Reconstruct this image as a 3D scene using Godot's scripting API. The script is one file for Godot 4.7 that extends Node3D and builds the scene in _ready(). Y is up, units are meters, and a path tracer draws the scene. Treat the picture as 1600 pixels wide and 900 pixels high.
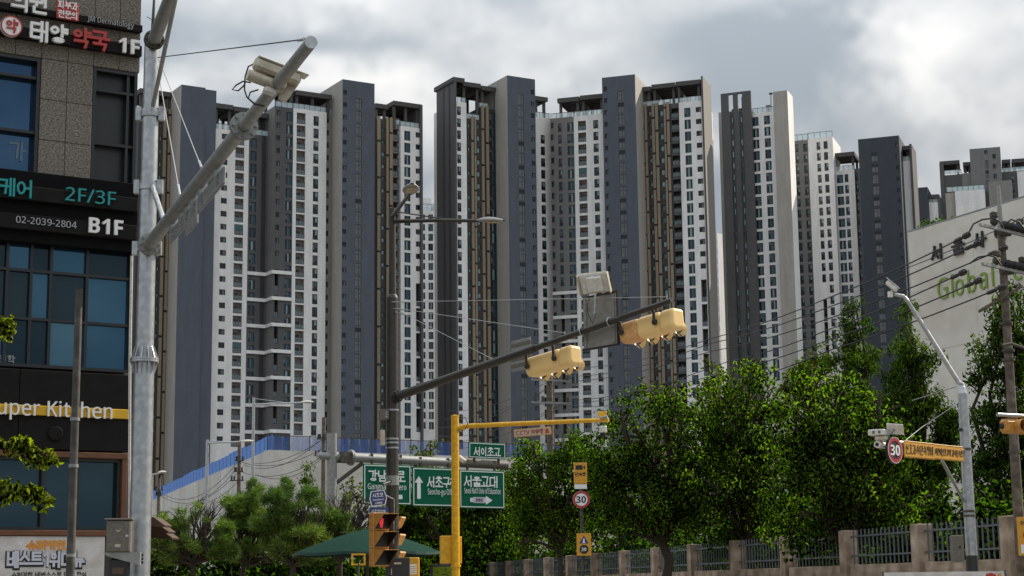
extends Node3D
# A street junction in Seoul below tall apartment towers: camera, sky and sun first, then the ground, the buildings, the trees and the street furniture.

const F := 2700.0                      # focal length in pixels of the 1600 wide photograph
const EYE := Vector3(0, 1.6, 0)
const UP := Vector3.UP
var camb := Basis(Vector3.RIGHT, 0.1722) * Basis(Vector3(0, 0, 1), -0.012)
var rng := RandomNumberGenerator.new()
var M := {}
var wpos := {}
var used := {}
var cache := {}
var font_sans := SystemFont.new()
var font_bold := SystemFont.new()


# ------------------------------------------------------------------ mesh building
class MB:
	var s := {}

	func st(m) -> SurfaceTool:
		if not s.has(m):
			var t := SurfaceTool.new()
			t.begin(Mesh.PRIMITIVE_TRIANGLES)
			s[m] = t
		return s[m]

	func tri(m, a: Vector3, b: Vector3, c: Vector3) -> void:
		var n := (b - a).cross(c - a).normalized()
		var t := st(m)
		for p in [a, c, b]:
			t.set_normal(n)
			t.add_vertex(p)

	func quad(m, a: Vector3, b: Vector3, c: Vector3, d: Vector3) -> void:   # counter-clockwise seen from outside
		var n := (b - a).cross(d - a)
		if n.length_squared() < 1e-14:
			n = (c - b).cross(d - b)
		n = n.normalized()
		var t := st(m)
		for p in [a, c, b, a, d, c]:
			t.set_normal(n)
			t.add_vertex(p)

	func tri_n(m, p: Array, n: Array) -> void:
		var t := st(m)
		for i in [0, 2, 1]:
			t.set_normal(n[i])
			t.add_vertex(p[i])

	func box(m, x: Transform3D, lo: Vector3, hi: Vector3) -> void:
		var v := []
		for i in 8:
			v.append(x * Vector3(hi.x if i & 1 else lo.x, hi.y if i & 2 else lo.y, hi.z if i & 4 else lo.z))
		quad(m, v[4], v[5], v[7], v[6])
		quad(m, v[1], v[0], v[2], v[3])
		quad(m, v[5], v[1], v[3], v[7])
		quad(m, v[0], v[4], v[6], v[2])
		quad(m, v[6], v[7], v[3], v[2])
		quad(m, v[0], v[1], v[5], v[4])

	func cbox(m, x: Transform3D, lo: Vector3, hi: Vector3, c := 0.01) -> void:   # a box with chamfered edges
		var mid := (lo + hi) * 0.5
		var h := (hi - lo) * 0.5
		var P := func(sx, sy, sz, ax) -> Vector3:
			var e := Vector3(sx * (h.x - c), sy * (h.y - c), sz * (h.z - c))
			if ax == 0: e.x = sx * h.x
			if ax == 1: e.y = sy * h.y
			if ax == 2: e.z = sz * h.z
			return x * (mid + e)
		for sg in [-1, 1]:
			var a := [[sg, -1, -1], [sg, 1, -1], [sg, 1, 1], [sg, -1, 1]]
			var b := [[-1, sg, -1], [-1, sg, 1], [1, sg, 1], [1, sg, -1]]
			var d := [[-1, -1, sg], [1, -1, sg], [1, 1, sg], [-1, 1, sg]]
			for k in 3:
				var f: Array = [a, b, d][k]
				var q := []
				for i in f:
					q.append(P.call(i[0], i[1], i[2], k))
				if sg > 0: quad(m, q[0], q[1], q[2], q[3])
				else: quad(m, q[3], q[2], q[1], q[0])
		for s1 in [-1, 1]:
			for s2 in [-1, 1]:
				_eq(m, x * mid, P.call(s1, s2, -1, 0), P.call(s1, s2, 1, 0), P.call(s1, s2, 1, 1), P.call(s1, s2, -1, 1))
				_eq(m, x * mid, P.call(s1, -1, s2, 0), P.call(s1, 1, s2, 0), P.call(s1, 1, s2, 2), P.call(s1, -1, s2, 2))
				_eq(m, x * mid, P.call(-1, s1, s2, 1), P.call(1, s1, s2, 1), P.call(1, s1, s2, 2), P.call(-1, s1, s2, 2))
				for s3 in [-1, 1]:
					var pa: Vector3 = P.call(s1, s2, s3, 0)
					var pb: Vector3 = P.call(s1, s2, s3, 1)
					var pc: Vector3 = P.call(s1, s2, s3, 2)
					if (pb - pa).cross(pc - pa).dot(pa - x * mid) > 0: tri(m, pa, pb, pc)
					else: tri(m, pa, pc, pb)

	func _eq(m, mid: Vector3, a: Vector3, b: Vector3, c: Vector3, d: Vector3) -> void:
		if (b - a).cross(d - a).dot(a - mid) > 0: quad(m, a, b, c, d)
		else: quad(m, d, c, b, a)

	func tube(m, pts: Array, r: Array, sides := 12, caps := true) -> void:
		var rings := []
		var nrm := []
		var t0: Vector3 = (pts[1] - pts[0]).normalized()
		var u: Vector3 = t0.cross(Vector3(0.31, 0.17, 0.93) if absf(t0.z) < 0.8 else Vector3(0.2, 0.95, 0.1)).normalized()
		for i in pts.size():
			var t: Vector3 = (pts[mini(i + 1, pts.size() - 1)] - pts[maxi(i - 1, 0)]).normalized()
			u = (u - t * u.dot(t)).normalized()
			var w := t.cross(u)
			var ring := []
			var nn := []
			var rr: float = r[mini(i, r.size() - 1)]
			for k in sides:
				var a := TAU * k / sides
				var d := u * cos(a) + w * sin(a)
				ring.append(pts[i] + d * rr)
				nn.append(d)
			rings.append(ring)
			nrm.append(nn)
		for i in pts.size() - 1:
			for k in sides:
				var k2 := (k + 1) % sides
				tri_n(m, [rings[i][k], rings[i][k2], rings[i + 1][k2]], [nrm[i][k], nrm[i][k2], nrm[i + 1][k2]])
				tri_n(m, [rings[i][k], rings[i + 1][k2], rings[i + 1][k]], [nrm[i][k], nrm[i + 1][k2], nrm[i + 1][k]])
		if caps:
			for e in [0, pts.size() - 1]:
				for k in range(1, sides - 1):
					if e == 0: tri(m, rings[0][0], rings[0][k + 1], rings[0][k])
					else: tri(m, rings[e][0], rings[e][k], rings[e][k + 1])

	func lathe(m, x: Transform3D, prof: Array, sides := 20) -> void:   # prof: (radius, height) from the bottom up
		for i in prof.size() - 1:
			var a: Vector2 = prof[i]
			var b: Vector2 = prof[i + 1]
			var sl := Vector2(b.y - a.y, a.x - b.x).normalized()
			for k in sides:
				var c := []
				var n := []
				for kk in [k, k + 1]:
					var g = TAU * kk / sides
					for q in [a, b]:
						c.append(x * Vector3(q.x * cos(g), q.y, q.x * sin(g)))
						n.append((x.basis * Vector3(sl.x * cos(g), sl.y, sl.x * sin(g))).normalized())
				if a.x > 1e-5: tri_n(m, [c[0], c[1], c[2]], [n[0], n[1], n[2]])
				if b.x > 1e-5: tri_n(m, [c[2], c[1], c[3]], [n[2], n[1], n[3]])

	func prism(m, x: Transform3D, poly: PackedVector2Array, z0: float, z1: float, edge = null) -> void:
		var p := poly
		if Geometry2D.is_polygon_clockwise(p):
			p = p.duplicate()
			p.reverse()
		var t := Geometry2D.triangulate_polygon(p)
		for i in range(0, t.size(), 3):
			var q := [p[t[i]], p[t[i + 1]], p[t[i + 2]]]
			if (q[1] - q[0]).cross(q[2] - q[0]) < 0: q.reverse()
			tri(m, x * Vector3(q[0].x, q[0].y, z1), x * Vector3(q[1].x, q[1].y, z1), x * Vector3(q[2].x, q[2].y, z1))
			tri(m, x * Vector3(q[0].x, q[0].y, z0), x * Vector3(q[2].x, q[2].y, z0), x * Vector3(q[1].x, q[1].y, z0))
		for i in p.size():
			var a := p[i]
			var b := p[(i + 1) % p.size()]
			quad(edge if edge else m, x * Vector3(a.x, a.y, z0), x * Vector3(b.x, b.y, z0), x * Vector3(b.x, b.y, z1), x * Vector3(a.x, a.y, z1))

	func mesh() -> ArrayMesh:
		var out := ArrayMesh.new()
		for m in s:
			s[m].commit(out)
			out.surface_set_material(out.get_surface_count() - 1, m)
		return out


# ------------------------------------------------------------------ nodes
func numbered(called: String) -> String:
	used[called] = used.get(called, -1) + 1
	return called if used[called] == 0 else "%s_%03d" % [called, used[called]]


func tag(o: Node, label: String, category: String, group := "") -> Node:
	o.set_meta("label", label)
	o.set_meta("category", category)
	if group: o.set_meta("group", group)
	return o


func thing(called: String, label: String, category: String, where := Vector3.ZERO, group := "") -> Node3D:
	var o := Node3D.new()
	o.name = numbered(called)
	add_child(o)
	o.position = where
	wpos[o] = where
	tag(o, label, category, group)
	return o


func part(called: String, b: MB, parent: Node = null) -> MeshInstance3D:   # b holds world coordinates
	return mpart(called, b.mesh(), parent, Transform3D.IDENTITY)


func mpart(called: String, mesh: Mesh, parent: Node, x: Transform3D) -> MeshInstance3D:
	var o := MeshInstance3D.new()
	o.mesh = mesh
	o.name = called if parent else numbered(called)
	if parent:
		parent.add_child(o, true)
		o.transform = x.translated(-wpos.get(parent, Vector3.ZERO))
	else:
		add_child(o)
		o.transform = x
	wpos[o] = Vector3.ZERO if x == Transform3D.IDENTITY else x.origin
	return o


func struct(called: String, b: MB) -> MeshInstance3D:
	var o := part(called, b)
	o.set_meta("kind", "structure")
	return o


func dup(o: Node3D, label: String) -> Node3D:
	var c: Node3D = o.duplicate()
	c.name = numbered(String(o.name).rstrip("0123456789").trim_suffix("_"))
	add_child(c)
	c.set_meta("label", label)
	wpos[c] = c.position
	return c


# ------------------------------------------------------------------ from the photograph's pixels to places
func ray(px: float, py: float) -> Vector3:
	return camb * Vector3((px - 800.0) / F, -(py - 450.0) / F, -1)


func V(px: float, py: float, d: float) -> Vector3:
	var r := ray(px, py)
	return EYE + r * (d / -r.z)


func hgt(x: float, z: float, py: float) -> float:
	var i := camb.inverse()
	var q0 := i * Vector3(x, 0, z)
	var q1 := i * UP
	var k := 450.0 - py
	return 1.6 - (q0.y * F + k * q0.z) / (q1.y * F + k * q1.z)


func on_line(px: float, py: float, p: Vector3, e: Vector3) -> Vector3:
	var n := e.cross(UP)
	var r := ray(px, py)
	return EYE + r * (n.dot(p - EYE) / n.dot(r))


func ground(px: float, py: float, d: float) -> Vector3:
	var p := V(px, py, d)
	return Vector3(p.x, 0, p.z)


func frame(o: Vector3, e: Vector3) -> Transform3D:      # x along e, y up, z out of the face
	return Transform3D(Basis(e, UP, e.cross(UP)), o)


func facing(o: Vector3, yaw: float) -> Transform3D:
	return Transform3D(Basis(UP, yaw), o)


# ------------------------------------------------------------------ materials
func noise_tex(sz: int, seed_: int, freq: float, lo: float, hi: float, oct := 4, tint := Color(1, 1, 1), speck := 0.0, panel := 0.0) -> ImageTexture:
	var n := FastNoiseLite.new()
	n.seed = seed_
	n.frequency = freq
	n.fractal_octaves = oct
	var g := n.get_seamless_image(sz, sz)
	var r := RandomNumberGenerator.new()
	r.seed = seed_
	var im := Image.create(sz, sz, false, Image.FORMAT_RGB8)
	for y in sz:
		for x in sz:
			var v := lerpf(lo, hi, g.get_pixel(x, y).r)
			if speck > 0.0: v *= 1.0 + (r.randf() - 0.5) * 2.0 * speck
			if panel > 0.0:
				if x < 2 or y < 2: v *= 1.0 - panel
				var dx := absi((x % (sz / 2)) - sz / 4)
				var dy := absi(y - sz / 8)
				if dx * dx + dy * dy < 12: v *= 1.0 - panel * 1.4
			var c := Color(1, 1, 1).lerp(tint, clampf((hi - v) / maxf(hi - lo, 0.001), 0, 1))
			im.set_pixel(x, y, Color(v * c.r, v * c.g, v * c.b))
	return ImageTexture.create_from_image(im)


func mat(key: String, c: Color, rough := 0.7, metal := 0.0, tex: Texture2D = null, scale := 1.0, world := true) -> StandardMaterial3D:
	var m := StandardMaterial3D.new()
	m.resource_name = key
	m.albedo_color = c.linear_to_srgb()
	m.roughness = rough
	m.metallic = metal
	if tex:
		m.albedo_texture = tex
		m.uv1_triplanar = true
		m.uv1_world_triplanar = world
		m.uv1_scale = Vector3.ONE * scale
	M[key] = m
	return m


func bump(m: StandardMaterial3D, tex: Texture2D, cm: float) -> void:
	m.heightmap_enabled = true
	m.heightmap_texture = tex
	m.heightmap_scale = cm


func materials() -> void:
	var panel := noise_tex(256, 3, 0.02, 0.93, 1.0, 4, Color(1, .99, .97), 0.02, 0.10)
	var grain := noise_tex(256, 5, 0.03, 0.80, 1.0, 5, Color(1, .97, .92), 0.04)
	var dirt := noise_tex(512, 7, 0.008, 0.55, 1.0, 5, Color(.97, .92, .84), 0.05)
	var granite := noise_tex(512, 11, 0.055, 0.30, 1.0, 2, Color(1, .97, .93), 0.25)
	var streak := noise_tex(256, 41, 0.03, 0.90, 1.03, 5)
	var zinc := noise_tex(256, 13, 0.02, 0.80, 1.0, 4, Color(.97, .98, 1), 0.03)
	var asphalt := noise_tex(512, 17, 0.05, 0.6, 1.0, 4, Color(1, 1, 1), 0.3)
	var barkt := noise_tex(256, 19, 0.04, 0.4, 1.0, 5, Color(.95, .9, .8), 0.1)
	mat("asphalt", Color(.055, .055, .058), .9, 0, asphalt, .4)
	mat("pavement", Color(.26, .25, .23), .85, 0, grain, .5)
	mat("earth", Color(.30, .29, .28), .95, 0, dirt, .03)
	mat("road_paint", Color(.75, .75, .72), .7, 0, grain, .5)
	# towers
	mat("tower_white", Color(.84, .84, .85), .8, 0, panel, 1 / 2.9)
	mat("tower_end", Color(.22, .21, .20), .8, 0, panel, 1 / 2.9)
	mat("tower_grey", Color(.255, .25, .24), .8, 0, panel, 1 / 2.9)
	mat("tower_midgrey", Color(.19, .19, .192), .8, 0, panel, 1 / 2.9)
	mat("tower_brown", Color(.098, .098, .103), .8, 0, panel, 1 / 2.9)
	mat("tower_slate", Color(.088, .104, .137), .75, 0, panel, 1 / 2.9)
	mat("tower_navy", Color(.034, .045, .062), .7, 0, panel, 1 / 2.9)
	mat("tower_side", Color(.40, .385, .36), .8, 0, panel, 1 / 2.9)
	mat("tower_dark", Color(.035, .035, .036), .7)
	mat("tower_tan", Color(.31, .255, .19), .7, 0, grain, .3)
	mat("tower_canopy", Color(.075, .074, .078), .7, 0, grain, .3)
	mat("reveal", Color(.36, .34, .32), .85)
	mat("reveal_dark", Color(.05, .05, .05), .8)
	mat("roofing", Color(.25, .25, .25), .9)
	mat("frame_dark", Color(.012, .014, .015), .4)
	mat("pane_dark", Color(.011, .017, .022), .06)
	mat("pane_teal", Color(.060, .125, .135), .10, .3)
	mat("pane_pale", Color(.19, .30, .32), .14, .2)
	mat("pane_blue", Color(.03, .075, .105), .06, .4)
	mat("pane_grey", Color(.11, .115, .12), .3)
	var rg := mat("rail_glass", Color(.62, .74, .78, .45), .03)
	rg.transparency = BaseMaterial3D.TRANSPARENCY_ALPHA
	for k in ["tower_white", "tower_slate", "tower_side", "tower_navy", "tower_brown", "tower_midgrey", "tower_grey"]:      # faint rain streaks down the paint
		var tm: StandardMaterial3D = M[k]
		tm.detail_enabled = true
		tm.detail_blend_mode = BaseMaterial3D.BLEND_MODE_MUL
		tm.detail_albedo = streak
		tm.detail_uv_layer = BaseMaterial3D.DETAIL_UV_2
		tm.uv2_triplanar = true
		tm.uv2_world_triplanar = true
		tm.uv2_scale = Vector3(.11, .014, .11)
	var bg := mat("balcony_glass", Color(.16, .20, .21, .55), .05)
	bg.transparency = BaseMaterial3D.TRANSPARENCY_ALPHA
	# left building
	mat("granite", Color(.40, .355, .295), .75, 0, granite, 1.0)
	bump(M.granite, granite, 0.15)
	mat("granite_b", Color(.37, .33, .275), .75, 0, granite, .93)
	mat("joint", Color(.03, .028, .025), .9)
	mat("cladding", Color(.014, .0135, .013), .65, 0, grain, .4).metallic_specular = .25
	mat("sign_box", Color(.006, .006, .0065), .6, 0, grain, .8).metallic_specular = .2
	mat("etched", Color(.10, .17, .23), .3)
	mat("glass_up", Color(.035, .085, .16), .04, .75)
	mat("glass_mid", Color(.045, .115, .175), .04, .75)
	mat("glass_dim", Color(.016, .036, .048), .05, .6)
	mat("glass_pale", Color(.075, .165, .22), .06, .7)
	mat("glass_low", Color(.03, .06, .075), .04, .7)
	mat("glass_black", Color(.02, .023, .023), .35, .1)
	mat("wood", Color(.16, .062, .022), .5, 0, grain, .7)
	mat("vinyl", Color(.68, .66, .66), .55, 0, grain, .35)
	mat("letter_white", Color(.78, .77, .74), .4)
	mat("letter_red", Color(.42, .035, .025), .4)
	mat("letter_teal", Color(.01, .26, .26), .4)
	mat("letter_grey", Color(.36, .36, .36), .5)
	mat("yellow_bar", Color(.62, .36, .012), .45)
	mat("ink_orange", Color(.62, .25, .03), .6)
	mat("ink", Color(.015, .015, .018), .6)
	mat("ink_pale", Color(.52, .52, .58), .6)
	# street furniture
	mat("zinc", Color(.56, .57, .57), .36, .7, zinc, 1.2)
	mat("zinc_dull", Color(.36, .36, .335), .5, .4, zinc, .9)
	mat("sign_back", Color(.33, .325, .30), .6, .1, grain, .8)
	mat("zinc_edge", Color(.13, .12, .1), .7, .2, dirt, .8)
	mat("bronze", Color(.062, .054, .043), .5, .25, zinc, 1.1)
	mat("pole_grey", Color(.12, .115, .11), .65, .2, dirt, .9)
	mat("concrete_pole", Color(.20, .17, .14), .9, 0, dirt, .8)
	mat("concrete", Color(.64, .635, .62), .9, 0, grain, .02)
	mat("yellow", Color(.90, .50, .012), .42, 0, grain, 1.0)
	mat("signal_yellow", Color(.96, .66, .27), .42)
	mat("signal_faded", Color(.90, .50, .20), .5, 0, grain, 2.0)
	mat("signal_amber", Color(.62, .29, .055), .5, 0, grain, 1.2)
	mat("cream", Color(.62, .56, .44), .5, 0, grain, 1.3)
	mat("white_metal", Color(.80, .79, .76), .4, 0, grain, 1.3)
	mat("black", Color(.012, .012, .012), .5)
	mat("cable", Color(.014, .014, .016), .6)
	mat("steel_cable", Color(.42, .42, .41), .4, .5)
	mat("sign_green", Color(.002, .105, .055), .6).metallic_specular = .25
	mat("sign_blue", Color(.022, .045, .19), .45)
	mat("sign_white", Color(.76, .77, .75), .4)
	mat("sign_red", Color(.42, .015, .02), .45)
	mat("sign_orange", Color(.80, .40, .03), .45, 0, grain, 2.0)
	mat("cabinet", Color(.17, .155, .13), .55, .1, grain, 1.5)
	mat("cabinet_dark", Color(.03, .031, .033), .55, 0, grain, 1.2)
	mat("umbrella", Color(.012, .050, .038), .85, 0, grain, 2.0).metallic_specular = .15
	mat("umbrella_b", Color(.02, .072, .062), .75, 0, grain, 2.0)
	mat("insulator", Color(.018, .016, .016), .12)
	mat("solar", Color(.02, .025, .045), .1, .2)
	mat("lens", Color(.01, .01, .012), .08)
	mat("fence_blue", Color(.06, .25, .78), .5, 0, grain, .5)
	var bm := mat("mesh_blue", Color(.035, .10, .32, .55), .7)
	bm.transparency = BaseMaterial3D.TRANSPARENCY_ALPHA
	mat("stucco", Color(.56, .44, .345), .9, 0, dirt, .25)
	mat("stucco_dark", Color(.50, .39, .30), .9, 0, dirt, .25)
	mat("iron", Color(.11, .12, .13), .5, .3)
	mat("global_wall", Color(.79, .77, .725), .85, 0, grain, .008)
	mat("letter_green", Color(.17, .29, .02), .5)
	mat("awning", Color(.085, .055, .035), .9)
	var red := mat("red_lamp", Color(.6, .03, .04), .4)
	red.emission_enabled = true
	red.emission = Color(1, .26, .30)
	red.emission_energy_multiplier = .4
	var amb := mat("warm_lens", Color(.55, .42, .25), .3)
	amb.metallic = .1
	# plants
	mat("bark", Color(.10, .075, .055), .95, 0, barkt, 2.0)
	mat("bark_pale", Color(.19, .16, .12), .95, 0, barkt, 1.5)
	for k in [["leaf_plane", Color(.17, .245, .050), Color(1.05, 1.6, .24)], ["leaf_light", Color(.15, .20, .035), Color(1.0, 1.3, .15)], ["leaf_pine", Color(.135, .20, .052), Color(.55, .8, .2)], ["leaf_dark", Color(.095, .145, .028), Color(.8, 1.2, .15)], ["leaf_ginkgo", Color(.28, .34, .03), Color(1.0, 1.2, .08)]]:
		var l := mat(k[0], k[1], .62)
		l.metallic_specular = .35
		l.vertex_color_use_as_albedo = true
		l.backlight_enabled = true
		l.backlight = k[2].linear_to_srgb()


# ------------------------------------------------------------------ writing
const JAMO := {
	"g": [[0, .95, .92, .95, .80, 0]], "n": [[.06, 1, .06, .06, 1, .06]], "d": [[1, .95, .05, .95, .05, .05, 1, .05]],
	"r": [[0, .97, .96, .97, .96, .52, .04, .52, .04, .04, 1, .04]], "m": [[.05, .95, .95, .95, .95, .05, .05, .05, .05, .95]],
	"b": [[.06, 1, .06, .05, .94, .05, .94, 1], [.06, .52, .94, .52]], "s": [[.5, 1, .42, .5, 0, .02], [.48, .62, 1, .02]], "o": [[-1, .5, .5, .48]],
	"j": [[0, .95, 1, .95], [.5, .95, .42, .5, 0, .02], [.48, .6, 1, .02]], "c": [[.3, 1.06, .7, 1.06], [0, .8, 1, .8], [.5, .8, .42, .42, 0, .0], [.48, .5, 1, .0]],
	"k": [[0, .95, .92, .95, .80, 0], [0, .5, .86, .5]], "t": [[1, .95, .05, .95, .05, .05, 1, .05], [.05, .5, .95, .5]],
	"p": [[0, .95, 1, .95], [0, .05, 1, .05], [.3, .95, .3, .05], [.7, .95, .7, .05]], "h": [[.3, 1.05, .7, 1.05], [0, .8, 1, .8], [-1, .5, .3, .3]],
	"a": [[.35, 1, .35, 0], [.35, .52, .95, .52]], "ae": [[.15, 1, .15, 0], [.15, .5, .75, .5], [.78, 1, .78, 0]], "ya": [[.35, 1, .35, 0], [.35, .66, .95, .66], [.35, .36, .95, .36]],
	"eo": [[.65, 1, .65, 0], [.05, .52, .65, .52]], "e": [[.4, 1, .4, 0], [-.1, .52, .4, .52], [.85, 1, .85, 0]], "yeo": [[.65, 1, .65, 0], [.05, .66, .65, .66], [.05, .36, .65, .36]], "i": [[.5, 1, .5, 0]],
	"O": [[0, .1, 1, .1], [.5, 1, .5, .1]], "YO": [[0, .1, 1, .1], [.32, 1, .32, .1], [.68, 1, .68, .1]], "U": [[0, .85, 1, .85], [.5, .85, .5, 0]], "YU": [[0, .85, 1, .85], [.32, .85, .32, 0], [.68, .85, .68, 0]], "EU": [[0, .5, 1, .5]]}
const LEAD := ["g", "g", "n", "d", "d", "r", "m", "b", "b", "s", "s", "o", "j", "j", "c", "k", "t", "p", "h"]
const VOW := ["a", "ae", "ya", "ae", "eo", "e", "yeo", "e", "O", "O a", "O ae", "O i", "YO", "U", "U eo", "U e", "U i", "YU", "EU", "EU i", "i"]
const TAIL := ["", "g", "g", "g", "n", "n", "n", "d", "r", "r", "r", "r", "r", "r", "r", "r", "m", "b", "b", "s", "s", "o", "j", "c", "k", "t", "p", "h"]


func glyph_strokes(code: int) -> Array:     # Hangul syllable as strokes in a unit square
	var k := code - 0xAC00
	var l: String = LEAD[k / 588]
	var v: PackedStringArray = String(VOW[(k / 28) % 21]).split(" ")
	var t: String = TAIL[k % 28]
	var lo := 0.0 if t == "" else 0.42
	var out := []
	var put := func(j: String, x0: float, y0: float, x1: float, y1: float) -> void:
		for s in JAMO[j]:
			if s[0] < -0.9 and s.size() == 4:
				out.append([-1.0, lerpf(x0, x1, s[1]), lerpf(y0, y1, s[2]), s[3] * (x1 - x0), s[3] * (y1 - y0)])
			else:
				var q := []
				for i in range(0, s.size(), 2):
					q.append(lerpf(x0, x1, s[i]))
					q.append(lerpf(y0, y1, s[i + 1]))
				out.append(q)
	if v.size() == 2:
		put.call(l, .04, lo + (1 - lo) * .48, .60, .96)
		put.call(v[0], .0, lo + (1 - lo) * .06, .66, lo + (1 - lo) * .40)
		put.call(v[1], .62, lo, .98, 1.0)
	elif v[0][0] == v[0][0].to_upper():
		put.call(l, .14, lo + (1 - lo) * .46, .86, .98)
		put.call(v[0], .0, lo + (1 - lo) * .04, 1.0, lo + (1 - lo) * .40)
	else:
		put.call(l, .02, lo + (1 - lo) * .10, .56, .94)
		put.call(v[0], .56, lo, 1.0, 1.0)
	if t != "":
		put.call(t, .16, .02, .88, .33)
	return out


func is_hangul(c: int) -> bool:
	return c >= 0xAC00 and c <= 0xD7A3


func latin_mesh(run: String, h: float, depth: float, bold: bool) -> TextMesh:
	var key := "T%s|%.3f|%.3f|%s" % [run, h, depth, bold]
	if not cache.has(key):
		var t := TextMesh.new()
		t.text = run
		t.font = font_bold if bold else font_sans
		t.font_size = 48
		t.pixel_size = h / 48.0 / 0.72
		t.depth = depth
		t.curve_step = 2.0
		t.horizontal_alignment = HORIZONTAL_ALIGNMENT_LEFT
		cache[key] = t
	return cache[key]


func runs(text: String) -> Array:
	var out := []
	var cur := ""
	for ch in text:
		if is_hangul(ch.unicode_at(0)):
			if cur: out.append(cur)
			cur = ""
			out.append(ch)
		else:
			cur += ch
	if cur: out.append(cur)
	return out


# Writes text on the x-y plane of x (baseline at y = 0, centred at x = 0); h is the height of a Hangul square or of a Latin capital.
func write(b: MB, m: Material, text: String, x: Transform3D, h: float, weight := 0.12, depth := 0.01, wide := 1.0, bold := true, gap := 0.06, align := 0.5) -> float:
	var items := []
	var total := 0.0
	for r: String in runs(text):
		if is_hangul(r.unicode_at(0)):
			items.append([r, total])
			total += h * wide * (0.94 + gap)
		elif r.strip_edges() == "":
			total += h * 0.4 * r.length() * wide
		else:
			var t := latin_mesh(r, h, depth, bold)
			items.append([r, total])
			total += (t.get_aabb().end.x + h * (.42 if r.ends_with(" ") else .12)) * wide
	var n := 0
	var base := latin_mesh("H", h, depth, bold).get_aabb().position.y
	for it in items:
		var ox: float = it[1] - total * align
		var r: String = it[0]
		if is_hangul(r.unicode_at(0)):
			for s in glyph_strokes(r.unicode_at(0)):
				n += 1
				var d := depth + 0.0012 * (n % 7)
				if s[0] < -0.9 and s.size() == 5:
					var c := Vector2(s[1] * h * wide * .94 + ox, s[2] * h)
					var ra := Vector2(maxf(s[3] * h * wide * .94, .01), maxf(s[4] * h, .01))
					var w := h * weight
					for k in 20:
						var p := []
						for a in [TAU * k / 20, TAU * (k + 1) / 20]:
							var dir := Vector2(cos(a), sin(a))
							p.append(c + dir * ra)
							p.append(c + dir * (ra - Vector2(w, w)))
						b.quad(m, x * Vector3(p[1].x, p[1].y, d), x * Vector3(p[0].x, p[0].y, d), x * Vector3(p[2].x, p[2].y, d), x * Vector3(p[3].x, p[3].y, d))
						b.quad(m, x * Vector3(p[0].x, p[0].y, 0), x * Vector3(p[2].x, p[2].y, 0), x * Vector3(p[2].x, p[2].y, d), x * Vector3(p[0].x, p[0].y, d))
						b.quad(m, x * Vector3(p[3].x, p[3].y, 0), x * Vector3(p[1].x, p[1].y, 0), x * Vector3(p[1].x, p[1].y, d), x * Vector3(p[3].x, p[3].y, d))
				else:
					for i in range(0, s.size() - 2, 2):
						var p0 := Vector2(s[i] * h * wide * .94 + ox, s[i + 1] * h)
						var p1 := Vector2(s[i + 2] * h * wide * .94 + ox, s[i + 3] * h)
						var w := h * weight * .5
						var dd := (p1 - p0).normalized() * w
						n += 1
						var poly := PackedVector2Array([p0 - dd + dd.orthogonal(), p1 + dd + dd.orthogonal(), p1 + dd - dd.orthogonal(), p0 - dd - dd.orthogonal()])
						b.prism(m, x, poly, 0, depth + 0.0012 * (n % 7))
		else:
			var t := latin_mesh(r, h, depth, bold)
			var ar := t.surface_get_arrays(0)
			var tx := x * Transform3D(Basis.from_scale(Vector3(wide, 1, 1)), Vector3(ox, -base, depth * .5 + .001))
			var sf := b.st(m)
			for i: int in ar[Mesh.ARRAY_INDEX]:
				sf.set_normal((x.basis * (ar[Mesh.ARRAY_NORMAL][i] as Vector3)).normalized())
				sf.add_vertex(tx * (ar[Mesh.ARRAY_VERTEX][i] as Vector3))
	return total


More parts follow.
